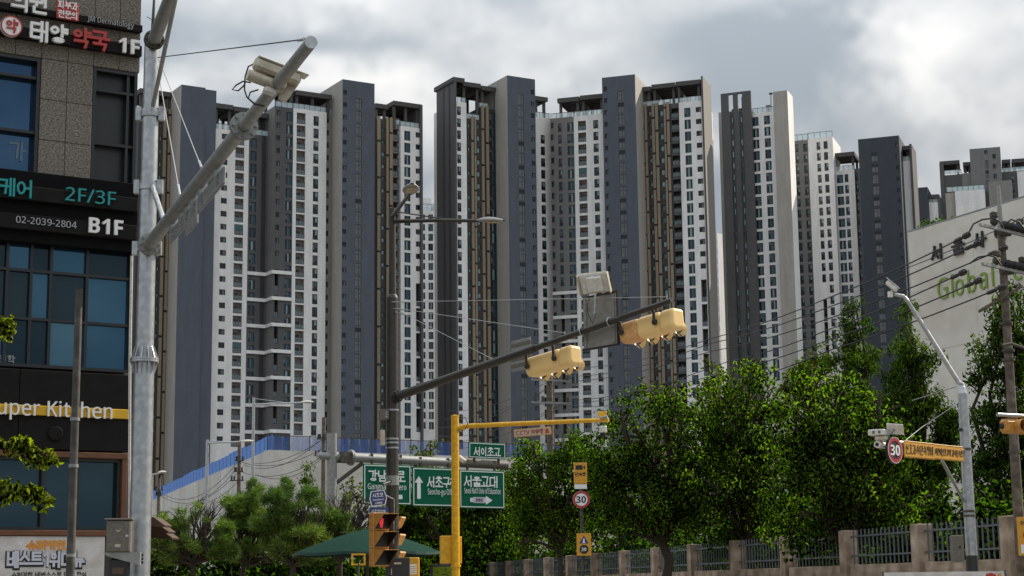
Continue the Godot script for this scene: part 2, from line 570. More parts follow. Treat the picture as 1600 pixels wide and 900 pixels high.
# ------------------------------------------------------------------ windows and balconies of the towers (shared meshes)
func win_mesh(kind: String, w: float, h: float, variant: int, white := false) -> ArrayMesh:
	var key := "%s|%.2f|%.2f|%d|%s" % [kind, w, h, variant, white]
	if cache.has(key): return cache[key]
	var b := MB.new()
	var I := Transform3D.IDENTITY
	var fr: Material = M.frame_dark
	var fw := 0.10
	var x0 := -w * .5
	var x1 := w * .5
	if kind == "balcony":
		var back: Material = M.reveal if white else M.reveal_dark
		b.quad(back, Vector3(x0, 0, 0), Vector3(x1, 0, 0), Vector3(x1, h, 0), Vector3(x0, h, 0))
		var dw := w * (.52 if variant % 2 else .74)
		b.box(fr, I, Vector3(x0 + .02, .02, .01), Vector3(x0 + dw, h * .74, .09))
		b.box([M.pane_dark, M.pane_dark, M.pane_teal][variant % 3], I, Vector3(x0 + .1, .1, .09), Vector3(x0 + dw * .5 - .04, h * .70, .11))
		b.box([M.pane_dark, M.pane_pale, M.pane_dark, M.pane_teal][variant % 4], I, Vector3(x0 + dw * .5 + .04, .1, .09), Vector3(x0 + dw - .08, h * .70, .11))
		if variant == 5:      # one of the glazed-in balconies
			for k in 4:
				b.box(fr, I, Vector3(lerpf(x0, x1 - .08, k / 3.0), .02, 1.36), Vector3(lerpf(x0, x1 - .08, k / 3.0) + .08, h - .02, 1.42))
			b.box(M.pane_teal, I, Vector3(x0 + .02, h * .5, 1.37), Vector3(x1 - .02, h - .05, 1.40))
		b.box(M.balcony_glass, I, Vector3(x0 + .06, .12, 1.32), Vector3(x1 - .06, 1.12, 1.345))
		b.box(fr, I, Vector3(x0 + .01, 1.10, 1.29), Vector3(x1 - .01, 1.19, 1.37))
		b.box(fr, I, Vector3(x0 + .01, .02, 1.29), Vector3(x1 - .01, .10, 1.37))
		for k in 4:
			var xx := lerpf(x0 + .03, x1 - .09, k / 3.0)
			b.box(fr, I, Vector3(xx, .1, 1.30), Vector3(xx + .06, 1.1, 1.36))
	elif kind == "loggia":
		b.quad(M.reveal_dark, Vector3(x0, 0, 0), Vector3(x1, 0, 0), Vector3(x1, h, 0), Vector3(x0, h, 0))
		for f in 2:
			b.box(M.pane_dark, I, Vector3(x0 + .2, h * .5 * f + .3, .02), Vector3(x1 - .2, h * .5 * f + h * .38, .06))
		b.box(M.balcony_glass, I, Vector3(x0 + .05, .1, 1.5), Vector3(x1 - .05, 1.15, 1.53))
		b.box(fr, I, Vector3(x0 + .01, 1.14, 1.48), Vector3(x1 - .01, 1.22, 1.55))
		b.box(fr, I, Vector3(-.04, .05, 1.48), Vector3(.04, 1.14, 1.55))
	else:
		if kind == "stair_window": fw = .07
		b.box(fr, I, Vector3(x0 + .01, .01, 0), Vector3(x0 + fw, h - .01, .09))
		b.box(fr, I, Vector3(x1 - fw, .01, 0), Vector3(x1 - .01, h - .01, .09))
		b.box(fr, I, Vector3(x0 + fw, .01, 0), Vector3(x1 - fw, fw, .085))
		b.box(fr, I, Vector3(x0 + fw, h - fw, 0), Vector3(x1 - fw, h - .01, .085))
		var pane := func(m, a, c, y0, y1): b.quad(m, Vector3(lerpf(x0, x1, a), h * y0, .03), Vector3(lerpf(x0, x1, c), h * y0, .03), Vector3(lerpf(x0, x1, c), h * y1, .03), Vector3(lerpf(x0, x1, a), h * y1, .03))
		var bar := func(a): b.box(fr, I, Vector3(lerpf(x0, x1, a) - .045, fw, .01), Vector3(lerpf(x0, x1, a) + .045, h - fw, .08))
		var teal: Material = [M.pane_teal, M.pane_pale, M.pane_teal, M.pane_blue, M.pane_teal, M.pane_pale][variant % 6]
		match kind:
			"wide_window":
				var s1: float = [.34, .30, .40, .34, .36, .28, .34, .42][variant % 8]
				var s2: float = [.68, .62, .74, .68, .66, .70, .60, .72][variant % 8]
				var blind: float = [0, 0, .35, 0, .6, 0, 0, .2][variant % 8]
				pane.call(M.pane_dark, 0, s1, 0, 1 - blind)
				if blind > 0: pane.call(M.pane_grey, 0, s1, 1 - blind, 1)
				pane.call(teal, s1, s2, 0, 1)
				pane.call(M.pane_dark if variant % 2 else M.pane_blue, s2, 1, 0, 1)
				bar.call(s1)
				bar.call(s2)
			"window":
				var bl: float = [0, .4, 0, 0, .7, 0, .25, 0][variant % 8]
				pane.call(M.pane_dark, 0, .46, 0, 1 - bl)
				if bl > 0: pane.call(M.pane_grey, 0, .46, 1 - bl, 1)
				pane.call(M.pane_dark, .46, 1, 0, .46)
				pane.call(teal, .46, 1, .46, 1)
				bar.call(.46)
				b.box(fr, I, Vector3(lerpf(x0, x1, .46), h * .44, .01), Vector3(x1 - fw, h * .48, .08))
			"small_window":
				pane.call(M.pane_dark, 0, .5, 0, 1)
				pane.call(M.pane_dark if variant % 3 == 0 else M.pane_grey, .5, 1, 0, 1)
				bar.call(.5)
			"narrow_window":
				pane.call(M.pane_dark, 0, .3, 0, 1)
				pane.call(M.pane_pale if variant % 3 else M.pane_teal, .3, 1, 0, 1)
				bar.call(.3)
			"stair_window":
				pane.call(M.pane_grey, 0, 1, 0, .62)
				pane.call(M.pane_grey if variant % 3 else M.pane_dark, 0, 1, .62, 1)
				b.box(fr, I, Vector3(x0 + .05, h * .62 - .03, .01), Vector3(x1 - .05, h * .62 + .03, .07))
				bar.call(.6)
	var out := b.mesh()
	cache[key] = out
	return out


# One block of a tower: a box whose front carries real openings with a window or balcony set into each.
# cols: [left px, right px, top px of the first row, height px, kind, last px, floors per row]
func block(T: Dictionary, called: String, off: float, pa: float, pb: float, ytop: float, D: float, mf: Material, ms: Material, cols := [], ybot := 725.0) -> Dictionary:
	var e: Vector3 = T.e
	var n := e.cross(UP)
	var p0: Vector3 = T.p + n * off
	var a := on_line(pa, 300, p0, e)
	var z := on_line(pb, 300, p0, e)
	a.y = 0
	z.y = 0
	var L := (z - a).length()
	var H := hgt(a.x, a.z, ytop)
	var X := frame(a, e)
	var b := MB.new()
	var P := func(u: float, y: float, d := 0.0) -> Vector3: return X * Vector3(u, y, -d)
	var colmap := {}
	for c in cols:
		var q0 := on_line(c[0], 300, p0, e)
		var q1 := on_line(c[1], 300, p0, e)
		q0.y = 0
		q1.y = 0
		var u0 := clampf((q0 - a).dot(e), 0.03, L - .06)
		var u1 := clampf((q1 - a).dot(e), u0 + .2, L - 0.03)
		if not colmap.has(c[0]): colmap[c[0]] = {"u0": u0, "u1": u1, "h": []}
		u0 = colmap[c[0]].u0
		u1 = colmap[c[0]].u1
		var top := hgt(q0.x, q0.z, c[2])
		var hh: float = top - hgt(q0.x, q0.z, c[2] + c[3])
		var last := hgt(q0.x, q0.z, c[5] if c.size() > 5 else ybot)
		var step: float = T.fh * (c[6] if c.size() > 6 else 1)
		var dep: float = {"balcony": 1.45, "loggia": 1.7, "stair_window": .14}.get(c[4], .24)
		var i := 0
		while top - hh - i * step > last - .01:
			var lo := top - hh - i * step
			colmap[c[0]].h.append([lo, lo + hh, dep])
			var v := rng.randi() % 8
			if c[4] == "balcony": v %= 5
			if c[4] == "balcony" and rng.randf() < .04: v = 5
			mpart(c[4], win_mesh(c[4], snappedf(u1 - u0, .05), snappedf(hh, .05), v, mf == M.tower_white), T.node, Transform3D(X.basis, P.call((u0 + u1) * .5, lo, dep)))
			i += 1
	var keys := colmap.keys()
	keys.sort_custom(func(p, q): return colmap[p].u0 < colmap[q].u0)
	var cur := 0.0
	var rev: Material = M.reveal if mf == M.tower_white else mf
	for k in keys:
		var c: Dictionary = colmap[k]
		b.quad(mf, P.call(cur, 0), P.call(c.u0, 0), P.call(c.u0, H), P.call(cur, H))
		var hs: Array = c.h
		hs.sort_custom(func(p, q): return p[0] < q[0])
		var y := 0.0
		for h in hs:
			b.quad(mf, P.call(c.u0, y), P.call(c.u1, y), P.call(c.u1, h[0]), P.call(c.u0, h[0]))
			var d: float = h[2]
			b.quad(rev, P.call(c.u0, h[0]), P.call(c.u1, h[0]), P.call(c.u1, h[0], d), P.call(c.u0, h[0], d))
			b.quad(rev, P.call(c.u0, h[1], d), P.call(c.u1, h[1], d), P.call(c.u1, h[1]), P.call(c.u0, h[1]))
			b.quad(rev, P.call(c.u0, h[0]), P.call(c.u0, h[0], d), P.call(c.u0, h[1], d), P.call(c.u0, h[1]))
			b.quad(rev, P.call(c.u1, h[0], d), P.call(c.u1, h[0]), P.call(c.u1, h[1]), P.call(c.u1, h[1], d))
			y = h[1]
		b.quad(mf, P.call(c.u0, y), P.call(c.u1, y), P.call(c.u1, H), P.call(c.u0, H))
		cur = c.u1
	b.quad(mf, P.call(cur, 0), P.call(L, 0), P.call(L, H), P.call(cur, H))
	b.quad(ms, P.call(0, 0, D), P.call(0, 0), P.call(0, H), P.call(0, H, D))
	b.quad(ms, P.call(L, 0), P.call(L, 0, D), P.call(L, H, D), P.call(L, H))
	b.quad(ms, P.call(L, 0, D), P.call(0, 0, D), P.call(0, H, D), P.call(L, H, D))
	b.quad(M.roofing, P.call(0, H), P.call(L, H), P.call(L, H, D), P.call(0, H, D))
	part(called, b, T.node)
	return {"X": X, "L": L, "H": H, "a": a, "p": p0, "n": n, "e": e}


func u_of(B: Dictionary, px: float) -> float:
	var q := on_line(px, 300, B.p, B.e)
	q.y = 0
	return (q - B.a).dot(B.e)


# Vertical tan fins in three-storey lengths, their breaks staggered from one to the next.
func fins(T: Dictionary, B: Dictionary, list: Array, m: Material) -> void:
	var len_: float = T.fh * 3
	var i := 0
	for f in list:
		var u0 := u_of(B, f[0])
		var u1 := u_of(B, f[1])
		var y: float = B.H - fmod(i * 1.37 + .6, 1.0) * len_
		var seg := [[y, B.H + .4]]
		while y > 4:
			seg.append([maxf(y - len_, 0), y - .5])
			y -= len_
		for s in seg:
			if s[1] - s[0] < .3: continue
			var b := MB.new()
			b.box(m, B.X, Vector3(u0, s[0], .02), Vector3(u1, s[1], .45))
			part("fin", b, T.node)
		i += 1


func railing(T: Dictionary, B: Dictionary, u0: float, u1: float, y: float, h := 1.25) -> void:
	var b := MB.new()
	var n := maxi(2, int((u1 - u0) / 1.3))
	for k in n + 1:
		var u := lerpf(u0 + .1, u1 - .1, k / float(n))
		b.box(M.frame_dark, B.X, Vector3(u - .04, y, -.34), Vector3(u + .04, y + h, -.26))
	b.box(M.frame_dark, B.X, Vector3(u0, y + h, -.36), Vector3(u1, y + h + .08, -.24))
	b.box(M.rail_glass, B.X, Vector3(u0, y + .08, -.31), Vector3(u1, y + h - .02, -.29))
	part("roof_railing", b, T.node)


# A flat roof canopy on columns above a block.
func canopy(T: Dictionary, B: Dictionary, pa: float, pb: float, ytop: float, D := 8.0, step := 4.4, out := 0.3, posts := true) -> void:
	var u0 := u_of(B, pa)
	var u1 := u_of(B, pb)
	var w: Vector3 = B.X * Vector3(u0, 0, 0)
	var H := hgt(w.x, w.z, ytop)
	var b := MB.new()
	b.box(M.tower_canopy, B.X, Vector3(u0, H - .25, -D), Vector3(u1, H, out))
	b.box(M.tower_canopy, B.X, Vector3(u0, H - 1.05, out - .35), Vector3(u1, H - .26, out - .003))
	b.box(M.tower_canopy, B.X, Vector3(u0, H - 1.05, -D), Vector3(u1, H - .26, -D + .4))
	for u in [u0, u1 - .3]:
		b.box(M.tower_canopy, B.X, Vector3(u + .003, H - 1.0, -D + .4), Vector3(u + .297, H - .255, out - .36))
	var k := 0
	var z := -1.4
	while z > -D + .8:
		b.box(M.tower_canopy, B.X, Vector3(u0 + .3, H - .75, z - .12), Vector3(u1 - .3, H - .255, z + .12))
		z -= 1.5
	part("roof_canopy", b, T.node)
	if not posts: return
	var n := maxi(1, int(round((u1 - u0) / step)))
	for i in n + 1:
		for zz in [-.75, -D + .7]:
			var u := lerpf(u0 + .6, u1 - .6, i / float(n))
			var c := MB.new()
			c.box(M.tower_canopy, B.X, Vector3(u - .3, B.H - .5, zz - .3), Vector3(u + .3, H - 1.04, zz + .3))
			part("canopy_post", c, T.node)


func bands(T: Dictionary, Bs: Array, y0: float, last: float, floors: int) -> void:      # white ledges that run round several blocks every other storey
	for i in 12:
		for q in Bs:
			var B: Dictionary = q[0]
			var w: Vector3 = B.X * Vector3(q[1], 0, 0)
			var y: float = hgt(Bs[0][0].a.x, Bs[0][0].a.z, y0) - i * T.fh * floors
			if y < hgt(w.x, w.z, last): continue
			var b := MB.new()
			b.box(M.tower_white, B.X, Vector3(q[1], y - .75, .01), Vector3(q[2], y, .32))
			part("ledge", b, T.node)


func tower_one() -> void:
	var T := {"node": thing("apartment_tower", "white and brown apartment tower behind the blue site fence, left of the dark signal pole", "apartment tower", V(450, 900, 385) * Vector3(1, 0, 1), "tall apartment towers behind the street"), "fh": 2.9}
	T.p = V(345, 300, 369)
	T.e = Vector3(1, 0, -.577).normalized()
	var W: Material = M.tower_white
	var s0 := block(T, "striped_wall", -3.4, 214, 270, 168, 14, M.tower_dark, M.tower_dark, [[247, 250.5, 172, 7, "narrow_window", 715]], 715)
	fins(T, s0, [[222, 226], [229, 233], [239, 243], [252.5, 257], [260, 264]], M.tower_tan)
	canopy(T, s0, 214, 268, 138, 10, 4.2)
	block(T, "stair_core", 3.0, 280, 318, 132, 16, M.tower_slate, M.tower_side)
	block(T, "stair_core", 2.3, 318, 335.5, 139.5, 12, M.tower_slate, M.tower_side)
	var w1 := block(T, "wall", 0, 334, 388, 200.5, 14, W, W, [[345.2, 354.6, 208.5, 8.6, "small_window"], [366.8, 380.7, 209.5, 16.5, "balcony"]], 700)
	railing(T, w1, 0.3, w1.L, w1.H)
	canopy(T, w1, 333, 362, 161, 9, 4.2)
	canopy(T, w1, 363.2, 398, 166.5, 9, 4.2)
	var d1 := block(T, "wall", -.05, 388, 419, 209, 14, M.tower_brown, M.tower_brown, [[390.3, 400.3, 215.5, 15, "wide_window"], [408, 415, 218, 8, "small_window", 418], [408.0, 415, 428, 34, "loggia", 700, 2]], 700)
	railing(T, d1, 0, d1.L, d1.H)
	canopy(T, d1, 399.2, 421, 176, 9, 4.2)
	var d2 := block(T, "wall", 3.7, 428, 457.3, 165.3, 14, M.tower_brown, M.tower_midgrey, [[430.8, 436.6, 171.5, 8, "small_window", 412], [430.8, 439, 420.5, 34, "loggia", 700, 2], [446, 455.6, 174.5, 14.5, "wide_window"]], 700)
	railing(T, d2, 0.2, d2.L, d2.H)
	var w2 := block(T, "wall", 3.75, 457.3, 509.5, 168.8, 14, W, W, [[462.6, 476.4, 175.5, 17.5, "balcony"], [489, 497.2, 181, 15.2, "window"]], 700)
	railing(T, w2, 0, w2.L, w2.H)
	var g2 := block(T, "wall", 2.7, 509.5, 520, 177.5, 12, M.tower_grey, M.tower_grey, [[508.9 + .9, 513.4, 184, 8, "small_window"]], 700)
	railing(T, g2, 0, g2.L, g2.H)
	canopy(T, d2, 434, 459, 128.5, 10, 4.2)
	canopy(T, w2, 460, 517, 141, 10, 4.4)
	block(T, "stair_core", 8.6, 534.5, 585, 123.6, 18, M.tower_slate, M.tower_side, [[535.2, 541.2, 140, 7, "small_window"], [555, 565, 153.2, 16.2, "stair_window"]], 700)
	var s1 := block(T, "striped_wall", -.6, 584, 613.4, 184, 14, M.tower_dark, M.tower_dark, [[594.8, 600.6, 199, 6.6, "narrow_window"]], 700)
	fins(T, s1, [[588.4, 593.2], [602.6, 606], [607.8, 612.4]], M.tower_tan)
	canopy(T, s1, 586, 606, 161.5, 9, 4)
	var bc := block(T, "balcony_wall", -.7, 613.4, 626, 193.5, 14, M.tower_midgrey, M.tower_brown, [[614.2, 625.4, 201, 16.5, "balcony"]], 700)
	railing(T, bc, 0, bc.L, bc.H)
	var w3 := block(T, "wall", 0, 626, 657.5, 196.5, 14, W, W, [[631.8, 641.2, 204, 15, "wide_window"], [649.6, 656.6, 206.5, 8, "small_window", 440], [649.6, 657, 442.5, 36, "loggia", 700, 2]], 700)
	railing(T, w3, 0, w3.L, w3.H)
	canopy(T, w3, 614, 657.2, 157.5, 10, 4.5)
	block(T, "end_wall", .6, 657.5, 660.8, 163.2, 14, M.tower_brown, M.tower_brown)
	bands(T, [[d1, 0.0, d1.L + .2], [d2, -.3, d2.L - .05]], 424, 700, 2)
	for i in 7:             # the ledges turn the corner between the two brown walls
		var side := MB.new()
		var y: float = hgt(d1.a.x, d1.a.z, 424) - i * T.fh * 2
		side.box(M.tower_white, d2.X, Vector3(-.34, y - .75, -3.9), Vector3(-.01, y, .012))
		part("ledge", side, T.node)


func tower_two() -> void:
	var T := {"node": thing("apartment_tower", "widest apartment tower, bent inwards between two slate blue stair cores, above the yellow signals", "apartment tower", V(900, 900, 400) * Vector3(1, 0, 1), "tall apartment towers behind the street"), "fh": 2.9}
	T.p = V(722, 300, 393)
	T.e = Vector3(1, 0, -.554).normalized()
	var W: Material = M.tower_white
	var fin := block(T, "end_wall", .3, 711.5, 714.2, 121, 9.6, M.tower_brown, M.tower_brown)
	for k in [[-3.2, -2.5], [-6.2, -5.5]]:
		var g := MB.new()
		g.box(M.tower_dark, fin.X, Vector3(-.09, 0, k[0]), Vector3(-.004, fin.H - 1.0, k[1]))
		part("groove", g, T.node)
	var w0 := block(T, "wall", 0, 714.2, 729.6, 158.5, 12, W, W, [[714.8, 720.8, 166, 13.5, "window"]], 715)
	railing(T, w0, .3, w0.L, w0.H)
	var s0 := block(T, "striped_wall", -.9, 729.4, 751, 184.5, 10, M.tower_dark, M.tower_dark, [[731, 735, 192, 6.5, "narrow_window"], [744.2, 750.6, 193, 8, "narrow_window"]], 715)
	railing(T, s0, 0, s0.L, s0.H)
	fins(T, s0, [[736, 739.7], [741, 743.6]], M.tower_tan)
	var s1 := block(T, "striped_wall", -.9, 751, 765, 167.5, 10, M.tower_dark, M.tower_dark)
	railing(T, s1, 0, s1.L, s1.H)
	fins(T, s1, [[752.5, 756], [759.4, 763.4]], M.tower_tan)
	var gl := block(T, "glazed_wall", -1.1, 765, 779, 170, 10, M.tower_dark, M.tower_dark, [[766, 774.6, 176, 17, "wide_window"]], 715)
	canopy(T, w0, 708.5, 726.5, 120.4, 10, 5, .3, false)
	canopy(T, s0, 724, 752, 127.5, 9, 4.2)
	canopy(T, s1, 753, 781, 134, 9, 4.2)
	block(T, "stair_core", 4.9, 794.5, 838.5, 117.6, 16, M.tower_slate, M.tower_side, [[810.6, 820, 146, 16.5, "stair_window"], [831.4, 836.8, 140, 7.4, "small_window"]], 715)
	var w1 := block(T, "wall", -2.0, 838, 861.6, 182, 14, W, W, [[846, 852.6, 210.5, 13.6, "window"]], 700)
	railing(T, w1, 0, w1.L, w1.H)
	canopy(T, w1, 838, 857.5, 150, 9, 4.4)
	# the right half turns the other way
	T.p = V(910, 300, 402)
	T.e = Vector3(1, 0, .315).normalized()
	var g1 := block(T, "wall", -.1, 861.4, 898.6, 185.5, 14, M.tower_midgrey, M.tower_midgrey, [[862, 866.6, 192, 9, "small_window"], [873.6, 879, 193.2, 13.4, "window", 450], [873.6, 882, 460.5, 33.5, "loggia", 700, 2], [888, 897.6, 192, 13.8, "wide_window"]], 700)
	railing(T, g1, 0, g1.L, g1.H)
	var w2 := block(T, "wall", 0, 898.6, 944.5, 182, 14, W, W, [[905, 917.6, 189.5, 14.6, "balcony"], [929, 936.8, 188, 13.2, "window"]], 700)
	railing(T, w2, 0, w2.L, w2.H)
	canopy(T, w2, 873.5, 908, 154.4, 10, 4.4)
	canopy(T, w2, 909.3, 946, 150, 10, 4.4)
	bands(T, [[g1, 0.0, g1.L + .1]], 456.5, 700, 2)
	T.p = V(1075, 300, 397)
	T.e = Vector3(1, 0, .34).normalized()
	block(T, "stair_core", 6.3, 944.2, 996.6, 121.6, 16, M.tower_slate, M.tower_side, [[946.8, 951.8, 135.5, 7.4, "small_window"], [968.4, 978.4, 142.6, 15.4, "stair_window"]], 660)
	var s2 := block(T, "striped_wall", -.7, 1003, 1051, 167, 12, M.tower_dark, M.tower_dark, [[1015.4, 1020.8, 174, 7, "narrow_window"], [1032.6, 1040, 173, 8.6, "narrow_window"]], 640)
	railing(T, s2, 0, s2.L, s2.H)
	fins(T, s2, [[1006.6, 1009.6], [1010.8, 1014.2], [1022, 1026], [1027.4, 1031.6], [1041.2, 1044], [1045.4, 1049.6]], M.tower_tan)
	var bc := block(T, "balcony_wall", -.9, 1051, 1064.6, 162, 12, M.tower_brown, M.tower_brown, [[1052, 1064, 169.5, 15, "balcony"]], 640)
	railing(T, bc, 0, bc.L, bc.H)
	var w3 := block(T, "wall", 0, 1064.6, 1100.6, 160.5, 12, W, W, [[1072.8, 1082.6, 169, 14.5, "wide_window"], [1091, 1099.6, 167.6, 8, "small_window", 436], [1091, 1100.4, 437, 34.5, "loggia", 640, 2]], 640)
	railing(T, w3, 0, w3.L, w3.H)
	canopy(T, s2, 1003, 1021, 137.2, 10, 4.2)
	canopy(T, s2, 1022.4, 1060, 133, 10, 4.4)
	canopy(T, w3, 1061, 1100, 128.4, 10, 4.4)
	block(T, "end_wall", .5, 1100.7, 1103.6, 119, 9, M.tower_brown, M.tower_end)


func tower_three() -> void:
	var T := {"node": thing("apartment_tower", "slim apartment tower, half dark brown and half white, with two slots in its top", "apartment tower", V(1185, 900, 418) * Vector3(1, 0, 1), "tall apartment towers behind the street"), "fh": 2.9}
	T.p = V(1196, 300, 415)
	T.e = Vector3(1, 0, .40).normalized()
	block(T, "rear_wall", -6, 1126.5, 1150, 176, 12, M.tower_side, M.tower_side)
	var d := block(T, "wall", 1.2, 1131, 1178.5, 176, 14, M.tower_brown, M.tower_brown, [], 600)
	for c in [[1145.2, 1150], [1159.4, 1164.4]]:
		var u0 := u_of(d, c[0])
		var u1 := u_of(d, c[1])
		var g := MB.new()
		g.box(M.tower_dark, d.X, Vector3(u0, 0, .004), Vector3(u1, d.H - .4, .10))
		part("dark_strip", g, T.node)
		var top := hgt(d.a.x, d.a.z, 186)
		for i in 23:
			mpart("narrow_window", win_mesh("narrow_window", snappedf((u1 - u0) * .85, .05), 1.6, rng.randi() % 5), T.node, Transform3D(d.X.basis, d.X * Vector3(lerpf(u0, u1, .56), top - 1.55 - i * T.fh, .10)))
	var screen := MB.new()        # the wall goes on above the roof as a screen with two slots through it
	var ht := hgt(d.a.x, d.a.z, 146.8)
	var us := [0.0, u_of(d, 1143), u_of(d, 1150), u_of(d, 1157.6), u_of(d, 1164.6), d.L]
	var sl := hgt(d.a.x, d.a.z, 149.6)
	for k in [0, 2, 4]:
		screen.box(M.tower_brown, d.X, Vector3(us[k], d.H, -.6), Vector3(us[k + 1], sl, -.002))
	screen.box(M.tower_brown, d.X, Vector3(0, sl, -.6), Vector3(d.L, ht, -.002))
	screen.box(M.tower_dark, d.X, Vector3(us[1] + .2, d.H + .3, -2.6), Vector3(us[4] - .2, sl - 3.2, -2.2))
	screen.box(M.tower_dark, d.X, Vector3(us[1] + .7, d.H, -3.4), Vector3(us[1] + 1.0, sl, -3.1))
	screen.box(M.tower_dark, d.X, Vector3(us[3] + .2, d.H, -3.4), Vector3(us[3] + .6, sl, -3.1))
	part("roof_screen", screen, T.node)
	var w := block(T, "wall", 0, 1178.5, 1214, 177.6, 14, M.tower_white, M.tower_white, [[1180.2, 1189.4, 183.5, 13.8, "wide_window"], [1198, 1207.4, 181, 13.8, "wide_window"]], 610)
	railing(T, w, 0, w.L, w.H)
	block(T, "fin_wall", 1.6, 1213.6, 1236.4, 143.6, 6, M.tower_side, M.tower_white)
	var rp := MB.new()
	rp.tube(M.tower_side, [w.X * Vector3(4.4, w.H, -3), w.X * Vector3(4.4, w.H + 5.2, -3)], [.16])
	rp.lathe(M.tower_dark, Transform3D(Basis.IDENTITY, w.X * Vector3(4.4, w.H + 5.2, -3)), [Vector2(.2, 0), Vector2(.5, .1), Vector2(.5, .35), Vector2(0, .5)], 10)
	part("vent_pipe", rp, T.node)
	var rb := MB.new()
	rb.box(M.tower_grey, w.X, Vector3(2.8, w.H, -6), Vector3(4.0, w.H + 2.9, -4))
	part("roof_box", rb, T.node)


func tower_four() -> void:
	var T := {"node": thing("apartment_tower", "lower white apartment tower with a navy blue stair core beside the white office wall", "apartment tower", V(1320, 900, 440) * Vector3(1, 0, 1), "tall apartment towers behind the street"), "fh": 2.9}
	T.p = V(1290, 300, 434)
	T.e = Vector3(1, 0, .37).normalized()
	var W: Material = M.tower_white
	var g := block(T, "wall", -.6, 1240, 1265.6, 220.6, 12, M.tower_midgrey, M.tower_midgrey, [[1244.5, 1250.5, 226, 12.4, "window"], [1258, 1264, 225, 12.4, "window"]], 620)
	railing(T, g, 0, g.L, g.H, 1.6)
	var w1 := block(T, "wall", 0, 1265.6, 1304.6, 217.4, 12, W, W, [[1279, 1284.8, 222.4, 12, "window", 450], [1279, 1287.5, 468, 34, "loggia", 600, 2], [1290, 1296.4, 221, 12, "window"]], 600)
	railing(T, w1, 0, w1.L, w1.H, 1.6)
	var w2 := block(T, "wall", -3, 1303, 1336.4, 267.6, 12, W, W, [[1308.5, 1318.4, 273.6, 13, "wide_window"], [1320.8, 1326.6, 272.4, 12.6, "window"]], 600)
	railing(T, w2, 0, w2.L, w2.H)
	canopy(T, w2, 1302, 1338, 240.4, 8, 5)
	block(T, "wall", -4, 1336, 1350, 264, 12, M.tower_midgrey, M.tower_brown, [[1336.6, 1342, 271, 12, "window"]], 600)
	block(T, "stair_core", 3.2, 1344.4, 1408.8, 217.8, 14, M.tower_navy, M.tower_navy, [[1364, 1374, 239, 13.4, "stair_window"], [1402, 1406.6, 224, 6.6, "small_window"]], 560)
	var w3 := block(T, "wall", -2.6, 1406, 1424.4, 252.4, 10, W, W)
	railing(T, w3, 0, w3.L, w3.H)
	canopy(T, w3, 1406, 1425, 229.5, 8, 5)
	block(T, "end_wall", -2, 1424.4, 1428, 225, 9, M.tower_brown, M.tower_brown)


